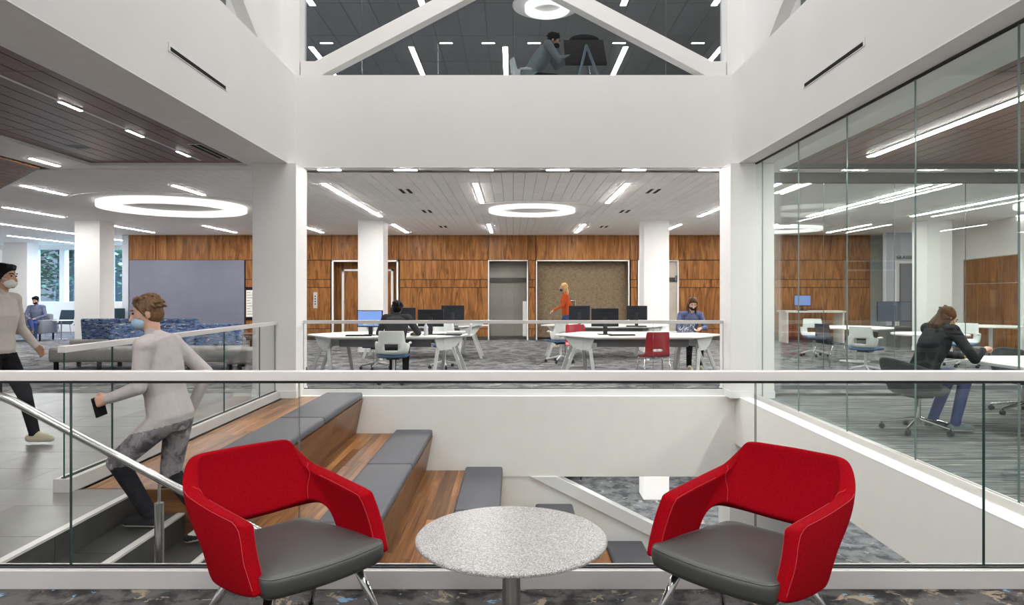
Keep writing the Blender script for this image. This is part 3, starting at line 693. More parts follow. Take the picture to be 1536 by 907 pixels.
# ------------------------------------------------------------------ level two behind glass
struct('floor_upper', MB().box(-14, -3.77, -1, 10.35, CZ + .36, U2).box(3.77, 14, -1, 10.35, CZ + .36, U2).box(-14, 14, 10.35, 27, CZ + .4, U2), 'soffit', 'upper level floor')
cu = struct('ceiling_upper', MB().box(-14, -4.2, -1, 27, UC + .012, UC + .3).box(4.2, 14, -1, 27, UC + .012, UC + .3).box(-4.2, 4.2, 10.4, 27, UC + .012, UC + .3), 'gap_dark', 'grey tile ceiling of the upper level')
st = MB(); cnt = 0
TW = .6; TL = 1.8
tile_up = B(-TW / 2 + .006, TW / 2 - .006, -TL / 2 + .006, TL / 2 - .006, 0, .012).mesh('ceiling_tile', 'tile_grey')
for i in range(-16, 16):
    for j in range(9):
        xc = (i + .5) * TW; yc = 10.6 + TL * (j + .5)
        if abs(xc) < 5.5 and 1 <= j <= 5: inst('ceiling_tile', tile_up, cu, (xc, yc, UC))
        else: st.box(xc - TW / 2 + .006, xc + TW / 2 - .006, yc - TL / 2 + .006, yc + TL / 2 - .006, UC, UC + .012)
o = st.build('ceiling_tiles', 'tile_grey', cu); o['kind'] = 'stuff'
struct('wall_upper_back', B(-14, 14, 26.8, 27, U2, UC), 'white', 'far wall of the upper level')
struct('wall_atrium_upper', MB().box(-4.2, -3.9, -1, 10.4, UC - .1, 9.7).box(3.9, 4.2, -1, 10.4, UC - .1, 9.7).box(-4.2, 4.2, 10.4, 10.7, UC - .1, 9.7), 'white', 'white upper walls of the atrium')
for x in (-4.95, -2.5, -.2, 2.75, 5.1): strip(x, 16.7, 18.9, z=UC, label='strip light in the grey ceiling of the upper level', group='strip lights on the upper level', m='strip_upper', w=.12)
for x in (-4.2, -1.9, 2.3, 4.2): strip(x, 12.6, 14.3, z=UC, label='strip light in the upper ceiling near the glass', group='strip lights near the upper glass', m='strip_upper', w=.12)
for x in (-4.5, -1.62, -.6, .5, 1.5, 2.55, 4.45): strip(16.45, x - .15, x + .15, z=UC, label='short light bar in a row in the upper ceiling', group='short light bars on the upper level', m='strip_upper', alongx=True, w=.05)
ring_light((.71, 14.3), .47, .30, .12, .73, UC, 'ring light in the grey ceiling of the upper level', rec_m='white')
gu = thing('glass_wall', 'tall glass wall of the upper level above the far bulkhead', 'glass wall', (0, 10.12, 4.61))
for i in range(-3, 3):
    pane('glass_panel', max(-3.08, .01 + 1.125 * i) + .003, min(3.08, .01 + 1.125 * (i + 1)) - .003, -.006, .006, 0, UC - 4.63, 'glass_upper', gu)
for s, nm in ((-1, 'beside the stair'), (1, 'above the glass room')):
    g2 = thing('glass_wall', 'upper level side glass above the bulkhead ' + nm, 'glass wall', (s * 3.55, 0, 4.61))
    for i in range(6): pane('glass_panel', -.006, .006, 1.7 + 1.12 * i + .003, 2.82 + 1.12 * i - .003, 0, UC - 4.63, 'glass_upper', g2)
    struct('trim_%d' % (2 if s < 0 else 3), MB().box(min(s * 3.33, s * 3.62), max(s * 3.33, s * 3.62), 8.6, 10.25, 4.61, UC).box(min(s * 3.09, s * 3.34), max(s * 3.09, s * 3.34), 9.86, 10.2, 4.61, UC), 'white', 'white corner pier of the upper atrium ' + nm)
for sx, nm in ((-1, 'rising from the column by the stair'), (1, 'rising from the glass room corner')):
    pts = [(-3.08, 0), (-2.78, 0), (-.005, 1.457), (-.005, 1.70), (-2.87, .205), (-3.08, .205)]
    tag(MB().prism([(-sx * x, z) for x, z in pts], 'xz', -.1, .1).build('diagonal_brace', 'white', loc=(0, 9.97, 4.612), bevel=.004), 'white diagonal steel brace ' + nm, 'steel brace')
    tag(MB().prism([(8.5, 0), (8.8, 0), (5.0, 2.19), (5.0, 2.03)], 'yz', -.075, .075).build('diagonal_brace', 'white', loc=(sx * 3.245, 0, 4.612), bevel=.004), 'white diagonal brace above the side bulkhead ' + ('by the stair' if sx < 0 else 'by the glass room'), 'steel brace')

# ------------------------------------------------------------------ stairs
ST0, RUN, RISE = -2.8, 0.33, 0.175
sr = thing('staircase', 'dark tiled staircase with pale metal nosings going down beside the bleacher', 'staircase', (ST0, 3.52, 0))
tr_a = B(0, RUN, .002, .778, -.02, 0).mesh('tread_tile', 'stair_tile'); tr_b = B(0, RUN, .782, 1.563, -.02, 0).mesh('tread_tile', 'stair_tile')
ri_a = B(0, .02, 0, .62, -RISE, -.012).mesh('riser_tile', 'stair_tile'); ri_b = B(0, .02, .624, 1.565, -RISE, -.012).mesh('riser_tile', 'stair_tile')
no_ = B(-.028, .024, 0, 1.565, -.012, .003).mesh('nosing', 'rail')
for k in range(21):
    inst('nosing', no_, sr, (RUN * k, 0, -RISE * k))
    inst('riser_tile', ri_a, sr, (RUN * k, 0, -RISE * k)); inst('riser_tile', ri_b, sr, (RUN * k, 0, -RISE * k))
    if k < 20:
        inst('tread_tile', tr_a, sr, (RUN * k, 0, -RISE * (k + 1))); inst('tread_tile', tr_b, sr, (RUN * k, 0, -RISE * (k + 1)))
MB().prism([(0, -.03), (0, -.8)] + [(RUN * 21, LZ + .1), (RUN * 21, LZ + .13)] + [q for k in range(20, -1, -1) for q in ((RUN * (k + 1), -RISE * (k + 1) - .02), (RUN * k + .02, -RISE * (k + 1) - .02))], 'xz', 0.01, 1.56).build('stringer', 'grout', sr)
# handrail
hr = thing('handrail', 'round brushed steel stair handrail on a post behind the glass', 'handrail', (-2.80, 3.74, 0))
sl = -.53
MB().tube([(-1.2, 0, .905), (-.06, 0, .905), (0, 0, .895), (.06, 0, .87), (2.8, 0, .87 + sl * 2.74)], .0225, 16).build('rail', 'steel', hr, smooth=True)
for xp in (.86, 2.3):
    zt = .90 + sl * xp; zb = -RISE * (int(xp / RUN) + 1)
    p = MB().cyl((xp, 0, zb), (xp, 0, zt - .13), .024, n=16).build('post', 'steel', hr, smooth=False)
    MB().cyl((xp, 0, zt - .13), (xp, 0, zt - .01), .008, n=10).build('pin', 'steel', p)
    MB().lathe([(.001, zb + .006), (.045, zb + .006), (.05, zb), (.001, zb)], 20, (xp, 0, 0)).build('base_flange', 'steel', p)
MB().tube([(-.05, 0, .89), (-.05, -.0, .80), (-.05, -.26, .80)], .008, 8).build('bracket', 'steel', hr)

# ------------------------------------------------------------------ wooden bleacher
bl = thing('bleacher', 'walnut bleacher seating stepping down into the void', 'bleacher', (0, 5.12, 0))
BD = BY - 5.12 - .01
for k in range(6):
    z = -.525 * k; xr = -2.13 + .99 * k; xl = (-3.24 if k == 0 else -2.24 + .99 * (k - 1)); xc = xr - .53
    MB().prism([(xl, z - .06), (xr - .01, z - .06), (xr - .11, z - .535), (xl, z - .535)], 'xz', 0.0, BD).build('carcass', 'walnut_riser', bl)
    # deck planks
    n = 6 if k else 6; w = (xc - xl) / n
    for i in range(n):
        y = 0
        while y < BD - .02:
            L = random.uniform(.7, 2.2)
            if BD - y - L < .4: L = BD - y
            MB().box(-w / 2 + .0008, w / 2 - .0008, -L / 2 + .001, L / 2 - .001, -.06, 0).build('deck_plank', 'walnut_deck', bl, loc=(xl + w * (i + .5), y + L / 2, z))
            y += L
    # raked riser planks under the cushion
    for y0 in (0, 1.53, 3.06):
        y1 = min(y0 + 1.526, BD)
        MB().prism([(xr, z - .03), (xr - .03, z - .03), (xr - .13, z - .525), (xr - .10, z - .525)], 'xz', -(y1 - y0) / 2, (y1 - y0) / 2).build('riser_board', 'walnut_riser', bl, loc=(0, (y0 + y1) / 2, 0))
    MB().box(xc, xr - .03, 0, BD, -.07 + z, -.03 + z).build('bench_board', 'walnut_riser', bl)
    MB().prism([(xl, z), (xr, z), (xr - .11, z - .525), (xl, z - .525)], 'xz', -.03, -.002).build('end_panel', 'walnut_side', bl)
    for (y0, y1) in ((.03, .62), (.63, 2.60), (2.61, BD - .01)):
        if k > 4: continue
        cw_, L = .525, y1 - y0
        pts = []
        mb = MB().box(-cw_ / 2, cw_ / 2, -L / 2, L / 2, -.03, .062)
        tag(mb.build('seat_cushion', 'cushion', loc=(xc + cw_ / 2 + .003, 5.12 + (y0 + y1) / 2, z), bevel=.032, seg=4, smooth=True),
            'grey upholstered bench cushion on the ' + ['top', 'second', 'third', 'fourth', 'fifth'][k] + ' tier of the bleacher', 'cushion', 'bleacher cushions tier %s' % ['one', 'two', 'three', 'four', 'five'][k])

# ------------------------------------------------------------------ red armchairs
def smooth_eval(o):
    dg = bpy.context.evaluated_depsgraph_get(); ev = o.evaluated_get(dg); me = bpy.data.meshes.new_from_object(ev)
    return me
def armchair(loc, rz, label):
    t = thing('armchair', label, 'armchair', loc, rz, 'red armchairs'); t.scale = (.955, .965, 1)
    half = [  # (bottom xyz, top xyz) from arm front to back centre
        ((.276, .262, .395), (.272, .150, .612)),
        ((.280, .245, .385), (.274, .130, .622)),
        ((.287, .130, .368), (.280, .04, .628)),
        ((.290, -.015, .362), (.286, -.06, .635)),
        ((.290, -.055, .372), (.288, -.13, .640)),
        ((.290, -.085, .430), (.290, -.21, .645)),
        ((.288, -.150, .495), (.290, -.285, .652)),
        ((.272, -.235, .510), (.278, -.345, .668)),
        ((.245, -.280, .500), (.264, -.388, .712)),
        ((.205, -.305, .490), (.240, -.425, .765)),
        ((.165, -.320, .484), (.212, -.437, .778)),
        ((.085, -.332, .476), (.11, -.448, .776)),
        ((0, -.336, .474), (0, -.452, .778))]
    full = [((-b[0], b[1], b[2]), (-a[0], a[1], a[2])) for b, a in half] + [(b, a) for b, a in half[-2::-1]]
    vv = [0, .06, .3, .55, .78, .94, 1]
    rows = []
    for b, a in full:
        b, a = Vector(b), Vector(a)
        row = []
        for v in vv:
            p = b.lerp(a, v); bulge = math.sin(PI * v) * .018
            p.y -= bulge * max(0, (abs(p.y) - .25) / .2) if p.y < -.25 else 0
            p.x += (bulge * .6 if p.x > .2 else -bulge * .6 if p.x < -.2 else 0)
            row.append(p)
        rows.append(row)
    sh = MB().grid(rows).build('shell', 'red_fabric', t, smooth=True, solid=.066, sub=2)
    bpy.context.view_layer.update()
    me = smooth_eval(sh)
    bm = bmesh.new(); bm.from_mesh(me); bvh = BVHTree.FromBMesh(bm)
    def seam(pts, r=.0009):
        out = []
        P = [Vector(p) for p in pts]
        for i in range(len(P) - 1):
            for s in range(8):
                q = P[i].lerp(P[i + 1], s / 8); h, nn, _, _ = bvh.find_nearest(q)
                out.append(h + nn * .0004)
        h, nn, _, _ = bvh.find_nearest(P[-1]); out.append(h + nn * .0004)
        MB().tube(out, r, 5).build('stitching', 'stitch', sh)
    for s in (-1, 1):
        seam([(s * .285, -.31, .72), (s * .25, -.29, .69), (s * .228, -.28, .64), (s * .222, -.265, .58), (s * .225, -.25, .53)])           # arm to back joint, inside
        seam([(s * .22, -.20, .70), (s * .235, -.10, .66), (s * .23, .05, .65), (s * .225, .13, .635), (s * .225, .19, .55), (s * .225, .27, .43)])  # inner edge
        seam([(s * .35, -.33, .69), (s * .35, -.20, .66), (s * .345, -.05, .655), (s * .335, .08, .645), (s * .335, .16, .60), (s * .335, .22, .50), (s * .335, .27, .42)])   # outer edge
    bm.free()
    # seat cushion: rounded trapezoid with crowned top
    def outline(ins):
        pts = []
        cs = [(.285 - ins, .292 - ins), (.228 - ins, -.27 + ins), (-.228 + ins, -.27 + ins), (-.285 + ins, .292 - ins)]
        N = 4; R = max(.012, .065 - ins)
        for i in range(4):
            p0, p, p1 = Vector(cs[i - 1]), Vector(cs[i]), Vector(cs[(i + 1) % 4])
            a = (p0 - p).normalized() * R + p; b = (p1 - p).normalized() * R + p
            for k in range(7):
                u = k / 6; pts.append((1 - u) ** 2 * a + 2 * u * (1 - u) * p + u * u * b)
            for k in (1, 2, 3, 4, 5):
                nb = Vector(cs[(i + 1) % 4]); nb0 = (p - nb).normalized() * R + nb
                pts.append(b.lerp(nb0, k / 6))
        out = []
        for p in pts:
            y = p.y
            if y > .1: y += .035 * max(0, 1 - (p.x / .27) ** 2)
            out.append((p.x, y))
        return out
    layers = [(.05, .366), (.018, .370), (.006, .380), (.0, .395), (.0, .428), (.004, .440), (.012, .448), (.035, .454), (.08, .459), (.14, .462), (.20, .464)]
    mb = MB(); vs_ = []; n = None
    for ins, z in layers:
        ol = outline(ins); n = len(ol); vs_ += [(x, y, z) for x, y in ol]
    fs = [(i * n + j, i * n + (j + 1) % n, (i + 1) * n + (j + 1) % n, (i + 1) * n + j) for i in range(len(layers) - 1) for j in range(n)]
    fs += [tuple(range(n - 1, -1, -1)), tuple((len(layers) - 1) * n + j for j in range(n))]
    mb.add(vs_, fs); seat = mb.build('seat', 'leather', t, smooth=True)
    MB().tube([(x, y, .4445) for x, y in outline(.006)], .0022, 6, closed=True).build('welt', 'welt', seat, smooth=True)
    # under-frame and legs
    MB().box(-.19, .19, -.16, .18, .345, .367).build('under_frame', 'black', t)
    for sx in (-1, 1):
        for sy, top, bot in ((1, (.195, .165, .365), (.315, .275, 0)), (-1, (.20, -.10, .37), (.30, -.34, 0))):
            a = (top[0] * sx, top[1], top[2]); b = (bot[0] * sx, bot[1], bot[2] + .004)
            m_ = Vector(a).lerp(Vector(b), .5)
            lg = MB().tube([a, m_, b], [.021, .016, .0105], 14).build('leg', 'chrome', t, smooth=True)
            MB().cyl((b[0], b[1], 0), (b[0], b[1], .012), .0125, n=12).build('foot_glide', 'black', lg)
    MB().tube([(.05 + .018 * math.cos(a_ * .524), .16, .335 + .018 * math.sin(a_ * .524)) for a_ in range(12)], .002, 6, closed=True).build('pull_ring', 'black', t)
    return t
armchair((-.90, 2.78, 0), math.radians(-132), 'red fabric armchair with grey leather seat, beside the stair side of the round table')
armchair((.925, 2.735, 0), math.radians(132), 'red fabric armchair with grey leather seat, on the glass room side of the round table')

# ------------------------------------------------------------------ round speckled table
t = thing('side_table', 'round speckled stone top side table on a grey pedestal between armchairs', 'table', (-.008, 2.72, 0))
R = .38
MB().lathe([(.001, .480), (R - .008, .480), (R, .485), (R, .492), (R - .003, .496), (R - .008, .498), (.001, .498)], 96).build('table_top', 'speckle', t)
MB().cyl((0, 0, .02), (0, 0, .48), .036, n=28).build('pedestal', 'steel', t, smooth=False)
MB().lathe([(.001, 0), (.23, 0), (.23, .008), (.05, .022), (.001, .022)], 40).build('base', 'steel', t)

# ------------------------------------------------------------------ study tables
def study_table(loc, label):
    t = thing('study_table', label, 'table', loc, 0, 'hexagonal study tables')
    top = [(-.90, -.8), (.90, -.8), (1.47, 0), (.90, .8), (-.90, .8), (-1.47, 0)]
    MB().prism(top, 'xy', .715, .742).build('table_top', 'tablewhite', t, bevel=.006)
    ins = [(x * .93, y * .88) for x, y in top]
    MB().prism([(x * .97, y * .98) for x, y in ins], 'xy', .69, .715).build('under_panel', 'legwhite', t)
    for sy in (-1, 1):
        MB().box(-.78, .78, sy * .48 - .015, sy * .48 + .015, .55, .69).build('cable_tray', 'deskgrey', t)
    for sx in (-1, 1):
        for sy in (-1, 1):
            a = Vector((sx * .86, sy * .72)); b = Vector((sx * 1.30, sy * .10)); d_ = (b - a).normalized(); nn = Vector((-d_.y, d_.x)) * .012
            q = lambda p, z: (p.x, p.y, z)
            a2 = a.lerp(b, .12); b2 = a.lerp(b, .62)
            vs_ = [q(a - nn, .70), q(b - nn, .70), q(b2 - nn, .50), q(a2 - nn, .50), q(a + nn, .70), q(b + nn, .70), q(b2 + nn, .50), q(a2 + nn, .50)]
            MB().add(vs_, [(0, 1, 2, 3), (7, 6, 5, 4), (0, 4, 5, 1), (1, 5, 6, 2), (2, 6, 7, 3), (3, 7, 4, 0)]).build('bracket', 'legwhite', t)
            for p0, p1 in ((a2, a.lerp(b, -.04) + Vector((0, sy * .02))), (b2, b2 + Vector((sx * .20, 0)))):
                w = .028; vs_ = []
                for p, z in ((p0, .54), (p1, 0)):
                    vs_ += [(p.x - w, p.y - w, z), (p.x + w, p.y - w, z), (p.x + w, p.y + w, z), (p.x - w, p.y + w, z)]
                MB().add(vs_, [(0, 1, 2, 3), (7, 6, 5, 4), (0, 4, 5, 1), (1, 5, 6, 2), (2, 6, 7, 3), (3, 7, 4, 0)]).build('leg', 'legwhite', t)
    return t
TA = (-2.18, 12.1, 0); TBt = (2.2, 12.1, 0)
ta = study_table(TA, 'white angular study table where the man in dark clothes sits')
dup(ta, TBt, label='white angular study table with the glossy red chair in front')
dup(ta, (-2.05, 15.7, 0), label='white angular study table holding the white printer tray')
dup(ta, (2.1, 15.7, 0), label='white angular study table behind the one with the red chair')

def monitor(loc, rz, label, lit=None, w=.52, h=.31, tilt=6):
    t = thing('monitor', label, 'monitor', loc, rz, 'desktop monitors')
    b = MB().box(-w / 2, w / 2, 0, .035, .14, .14 + h).build('casing', 'monitor_black', t, bevel=.008)
    MB().box(-w / 2 + .014, w / 2 - .014, -.003, .001, .16, .14 + h - .014).build('screen', lit or 'black', b)
    MB().box(-w * .3, w * .3, .035, .04, .14 + h - .06, .14 + h - .045).build('vent', 'slot_black', b)
    MB().box(-.035, .035, .03, .055, 0.01, .30).build('stand', 'dark_plastic', t)
    MB().box(-.12, .12, -.07, .11, 0, .012).build('base', 'dark_plastic', t, bevel=.004)
    return t
def keyboard(loc, rz, label):
    t = thing('keyboard', label, 'keyboard', loc, rz, 'keyboards')
    MB().box(-.22, .22, -.065, .065, 0, .018).build('body', 'dark_plastic', t, bevel=.004)
    for r_ in range(4): MB().box(-.21, .21, -.055 + r_ * .03, -.031 + r_ * .03, .018, .024).build('key_row', 'black', t)
    return t
TZ = .742
mA = monitor((-2.47, 11.75, TZ), math.radians(-8), 'lit computer monitor with a blue screen on the left table', 'screen_blue', .45, .29)
MB().box(-.12, -.02, -.0045, -.003, .385, .40).box(-.12, .14, -.0045, -.003, .18, .20).build('screen_windows', 'paper', mA.children[0])
monitor((-2.02, 12.55, TZ), PI, 'dark monitor half hidden behind the seated man', None, .46, .32)
monitor((-1.44, 11.95, TZ), PI - .12, 'dark monitor seen from behind next to the clear water bottle', None, .46, .30)
monitor((-1.32, 14.9, TZ), PI, 'wide dark monitor on the far table by the white printer tray', None, .5, .32)
monitor((1.44, 14.9, TZ), PI, 'dark monitor on the far table in front of the walking woman', None, .46, .31)
monitor((1.60, 11.95, TZ), PI + .08, 'dark monitor seen from behind with keyboard beside it', None, .48, .32)
monitor((2.72, 15.0, TZ), PI - .45, 'dark monitor turned towards the white column', None, .46, .31)
keyboard((-2.60, 11.50, TZ), .05, 'black keyboard below the blue monitor')
keyboard((1.85, 11.62, TZ), .12, 'black keyboard on the table with the red chair')
keyboard((2.66, 14.75, TZ), -.2, 'black keyboard on the far table by the white column')
b = thing('water_bottle', 'clear plastic water bottle beside the seated man in dark clothes', 'bottle', (-1.50, 11.72, TZ))
MB().lathe([(.001, 0), (.034, 0), (.036, .01), (.036, .15), (.014, .19), (.014, .205), (.001, .205)], 18).build('body', 'bottle_clear', b, smooth=True)
MB().cyl((0, 0, .205), (0, 0, .225), .016, n=12).build('cap', 'white_trim', b)
tag(B(-.15, .15, -.11, .11, 0, .004).build('paper_sheets', 'paper', loc=(-1.3, 11.62, TZ), rz=.2), 'loose white papers on the table beside the water bottle', 'paper')
tag(B(-.16, .16, -.1, .1, 0, .05).build('white_box', 'shellwhite', loc=(-1.02, 12.16, TZ), bevel=.01), 'low white box on the table behind the water bottle', 'box')
tag(B(-.2, .2, -.13, .13, 0, .02).build('closed_laptop', 'dark_plastic', loc=(-1.1, 11.82, TZ), rz=-.1, bevel=.005), 'closed dark laptop lying by the low white box', 'laptop')
p = thing('printer', 'low white printer on the far table below the walnut wall', 'printer', (-1.25, 15.5, TZ))
MB().box(-.55, .55, -.2, .2, 0, .05).build('body', 'shellwhite', p, bevel=.01)
MB().box(-.5, .5, -.16, .16, .05, .075).build('lid', 'tablewhite', p, bevel=.008)
tag(MB().prism([(-.02, 0), (.02, 0), (.06, .18), (.02, .18)], 'xz', -.05, .05).build('tablet_stand', 'shellwhite', loc=(-.78, 12.0, TZ)), 'white slanted stand at the tip of the left table', 'stand')
tag(B(-.03, .03, -.02, .02, 0, .14).build('cup', 'paper', loc=(-1.66, 14.95, TZ + .0), bevel=.006), 'small white carton between the two far monitors', 'carton')
# mobile phone like clutter
tag(B(-.1, .1, -.05, .05, 0, .03).build('tissue_box', 'paper', loc=(1.05, 15.2, TZ)), 'small white tissue box on the far right table', 'box')

# ------------------------------------------------------------------ chairs
def base5(t, m='legwhite', r=.31, hz=.40, cm='dark_plastic'):
    MB().cyl((0, 0, .09), (0, 0, hz), .026, n=12).build('pedestal', m, t)
    for k in range(5):
        a = 2 * PI * k / 5 + .3; c, s_ = math.cos(a), math.sin(a)
        lg = MB().tube([(.02 * c, .02 * s_, .13), (r * .5 * c, r * .5 * s_, .105), (r * c, r * s_, .075)], [.022, .018, .013], 8).build('base_leg', m, t)
        cx, cy = r * c, r * s_
        MB().cyl((cx - .02 * s_, cy + .02 * c, .03), (cx + .02 * s_, cy - .02 * c, .03), .03, n=12).cyl((cx, cy, .03), (cx, cy, .08), .009, n=8).build('caster', cm, lg)
def shell_rows(prof, nz=11, holes=None, nx=10):
    """prof: list of (y, z, halfwidth, sidecurve) ; returns grid with optional hole as separate quads"""
    vs_, fs = [], []
    for (y, z, hw_, cv) in prof:
        for i in range(nx + 1):
            u = -1 + 2 * i / nx; vs_.append((u * hw_, y + cv * u * u, z + (abs(cv) * .25 * u * u if z < .5 else 0)))
    for j in range(len(prof) - 1):
        for i in range(nx):
            if holes and (j in holes[0]) and (i in holes[1]): continue
            fs.append((j * (nx + 1) + i, j * (nx + 1) + i + 1, (j + 1) * (nx + 1) + i + 1, (j + 1) * (nx + 1) + i))
    return vs_, fs
def task_chair(loc, rz, label, shell='shellwhite', seat='navyseat', group='white shell task chairs'):
    t = thing('task_chair', label, 'chair', loc, rz, group)
    prof = [(-.16, .47, .22, .06), (-.20, .50, .25, .08), (-.235, .545, .265, .11), (-.245, .60, .275, .13), (-.25, .65, .278, .14), (-.252, .672, .215, .09), (-.258, .74, .21, .075), (-.265, .80, .205, .07), (-.27, .85, .20, .06), (-.272, .862, .19, .06)]
    vs_, fs = shell_rows(prof, holes=((2, 3), (3, 4, 5, 6)))
    MB().add(vs_, fs).build('back_shell', shell, t, smooth=True, solid=.014)
    for s in (-1, 1): MB().tube([(s * .265, -.12, .655), (s * .275, -.02, .662), (s * .272, .06, .655)], [.02, .022, .016], 8).build('armrest', shell, t, smooth=True)
    MB().box(-.23, .23, -.19, .24, .425, .475).build('seat', seat, t, bevel=.022, seg=3, smooth=True)
    MB().box(-.10, .10, -.10, .10, .39, .425).build('seat_plate', 'dark_plastic', t)
    base5(t)
    return t
def four_leg_chair(loc, rz, label, shell='redplastic', group='red four leg chairs'):
    t = thing('side_chair', label, 'chair', loc, rz, group)
    prof = [(.22, .445, .20, -.02), (.20, .455, .215, 0), (.05, .445, .22, .0), (-.10, .440, .22, .0), (-.165, .455, .215, .01), (-.20, .495, .21, .02), (-.212, .54, .205, .03), (-.22, .575, .203, .035), (-.235, .68, .20, .04), (-.25, .78, .195, .04), (-.26, .835, .19, .04), (-.262, .85, .18, .04)]
    vs_, fs = shell_rows(prof, holes=((6,), (3, 4, 5, 6)))
    MB().add(vs_, fs).build('shell', shell, t, smooth=True, solid=.012, sub=1)
    for sx in (-1, 1):
        MB().tube([(sx * .02, .14, .43), (sx * .17, .15, .43), (sx * .20, .16, .41), (sx * .235, .22, .008)], .011, 10).build('leg', 'chrome', t, smooth=True)
        MB().tube([(sx * .02, -.12, .43), (sx * .17, -.13, .43), (sx * .20, -.15, .41), (sx * .235, -.26, .008)], .011, 10).build('leg', 'chrome', t, smooth=True)
    return t
tc0 = task_chair((-1.95, 11.12, 0), 0, 'white shell task chair the man in dark clothes sits on')
dup(tc0, (-2.62, 13.15, 0), PI - .1, 'white task chair with blue seat behind the lit monitor')
dup(tc0, (-1.35, 13.4, 0), PI + .2, 'blue seated task chair under the far side of the left table')
rc0 = four_leg_chair((2.27, 11.05, 0), .12, 'glossy red plastic chair with oval slot in front of the table')
dup(rc0, (1.25, 13.35, 0), PI + .1, 'red plastic chair across the table from the keyboard')
dup(rc0, (3.42, 13.35, 0), PI, 'red plastic chair the woman in the blue hoodie sits on')
dup(tc0, (1.0, 14.5, 0), .3, 'white shell task chair at the far table near walking woman')
# beyond the glass room
def round_table(loc, r, label):
    t = thing('round_table', label, 'table', loc, 0, 'round white tables')
    MB().lathe([(.001, .71), (r - .01, .71), (r, .72), (r, .735), (r - .004, .74), (.001, .74)], 48).build('table_top', 'tablewhite', t)
    MB().cyl((0, 0, .02), (0, 0, .71), .04, n=16).build('pedestal', 'legwhite', t)
    MB().lathe([(.001, 0), (.3, 0), (.3, .012), (.06, .03), (.001, .03)], 32).build('base', 'legwhite', t)
    return t
round_table((7.35, 14.7, 0), .75, 'round white table with the white task chair beyond the glass room')
round_table((7.5, 12.3, 0), .62, 'round white table beside the dark four leg chair')
round_table((10.7, 15.3, 0), .65, 'round white table in front of the walnut inset wall')
dup(tc0, (7.0, 15.9, 0), 2.9, 'white task chair with its back to the walnut wall beyond the glass')
four_leg_chair((6.45, 13.9, 0), -1.2, 'dark navy four leg chair beyond the glass room', 'navyshell', 'navy chairs')
dup(tc0, (6.45, 12.5, 0), -.9, 'white task chair beside the rear glass partition')
dup(tc0, (8.95, 13.6, 0), 2.2, 'white task chair seen behind the seated woman in glass room')
monitor((8.6, 20.3, .95), .0, 'far lit monitor in front of the walnut wall beyond the glass', 'screen_blue', .5, .32)
tag(MB().box(-.9, .9, -.35, .35, .9, .95).box(-.85, -.8, -.3, .3, 0, .9).box(.8, .85, -.3, .3, 0, .9).build('counter', 'tablewhite', loc=(8.9, 20.4, 0)), 'high white counter against the walnut wall beyond the glass', 'counter')
# monitor cart
m2 = monitor((10.55, 18.9, .55), 0, 'grey screen on a stand beside the lettered door', 'screen_dim', .95, .55)
tag(MB().box(-.4, .4, -.25, .25, .5, .55).box(-.35, .35, -.2, .2, 0, .5).build('cart', 'deskgrey', loc=(10.55, 18.9, 0)), 'dark cart carrying the grey screen', 'cart')

# glass room furniture: big table and upholstered task chairs
t = thing('meeting_table', 'long white meeting table in the glass room in front of the seated woman', 'table', (6.3, 7.15, 0))
MB().prism([(-1.35, .25), (-1.30, -.45), (-1.1, -.75), (1.6, -.75), (1.6, .75), (-1.0, .75), (-1.3, .55)], 'xy', .705, .74).build('table_top', 'tablewhite', t, bevel=.006)
for x in (-.5, 1.1):
    MB().cyl((x, 0, .02), (x, 0, .705), .05, n=16).build('pedestal', 'legwhite', t)
    MB().lathe([(.001, 0), (.33, 0), (.33, .012), (.07, .03), (.001, .03)], 32, (x, 0, 0)).build('base', 'legwhite', t)
def tub_chair(loc, rz, label):
    t = thing('task_chair', label, 'chair', loc, rz, 'dark fabric task chairs')
    rows = []
    for z, k, dy in ((.46, .92, 0), (.52, .97, -.01), (.62, 1.0, -.03), (.70, 1.02, -.05), (.76, 1.0, -.06), (.785, .98, -.06)):
        row = []
        for i in range(17):
            a = math.radians(180 + 200 * (i / 16) - 10); 
            fz = z if z < .6 else .60 + (z - .60) * (.35 + .65 * max(0, -math.sin(a)))
            row.append((.30 * k * math.cos(a), .30 * k * math.sin(a) + dy, fz))
        rows.append(row)
    MB().grid(rows).build('back_shell', 'taskfabric', t, smooth=True, solid=.04, sub=1)
    MB().lathe([(.001, .40), (.24, .40), (.285, .43), (.285, .46), (.24, .49), (.001, .50)], 32).build('seat', 'taskfabric', t, smooth=True)
    MB().box(-.1, .1, -.1, .1, .36, .40).build('mechanism', 'dark_plastic', t)
    base5(t, 'chrome', .34, .37)
    return t
tub = tub_chair((4.30, 7.25, 0), -PI / 2 + .15, 'dark fabric task chair the woman in the glass room sits on')
dup(tub, (5.55, 6.35, 0), .5, 'dark fabric task chair pulled up to the near side of meeting table')
dup(tub, (6.2, 8.3, 0), PI, 'dark fabric task chair on the far side of the meeting table')
tb = thing('tablet', 'black tablet propped up on the meeting table', 'tablet', (5.38, 7.0, .742), .5)
MB().prism([(-.01, 0), (.0, 0), (.065, .14), (.055, .14)], 'yz', -.12, .12).build('tablet_body', 'black', tb)
MB().prism([(.03, .05), (.035, .055), (.11, .0), (.10, .0)], 'yz', -.03, .03).build('stand', 'dark_plastic', tb)
tag(B(-.15, .15, -.11, .11, 0, .004).build('open_magazine', 'paper', loc=(5.15, 7.2, .741), rz=.3), 'open papers on the meeting table before the seated woman', 'paper')

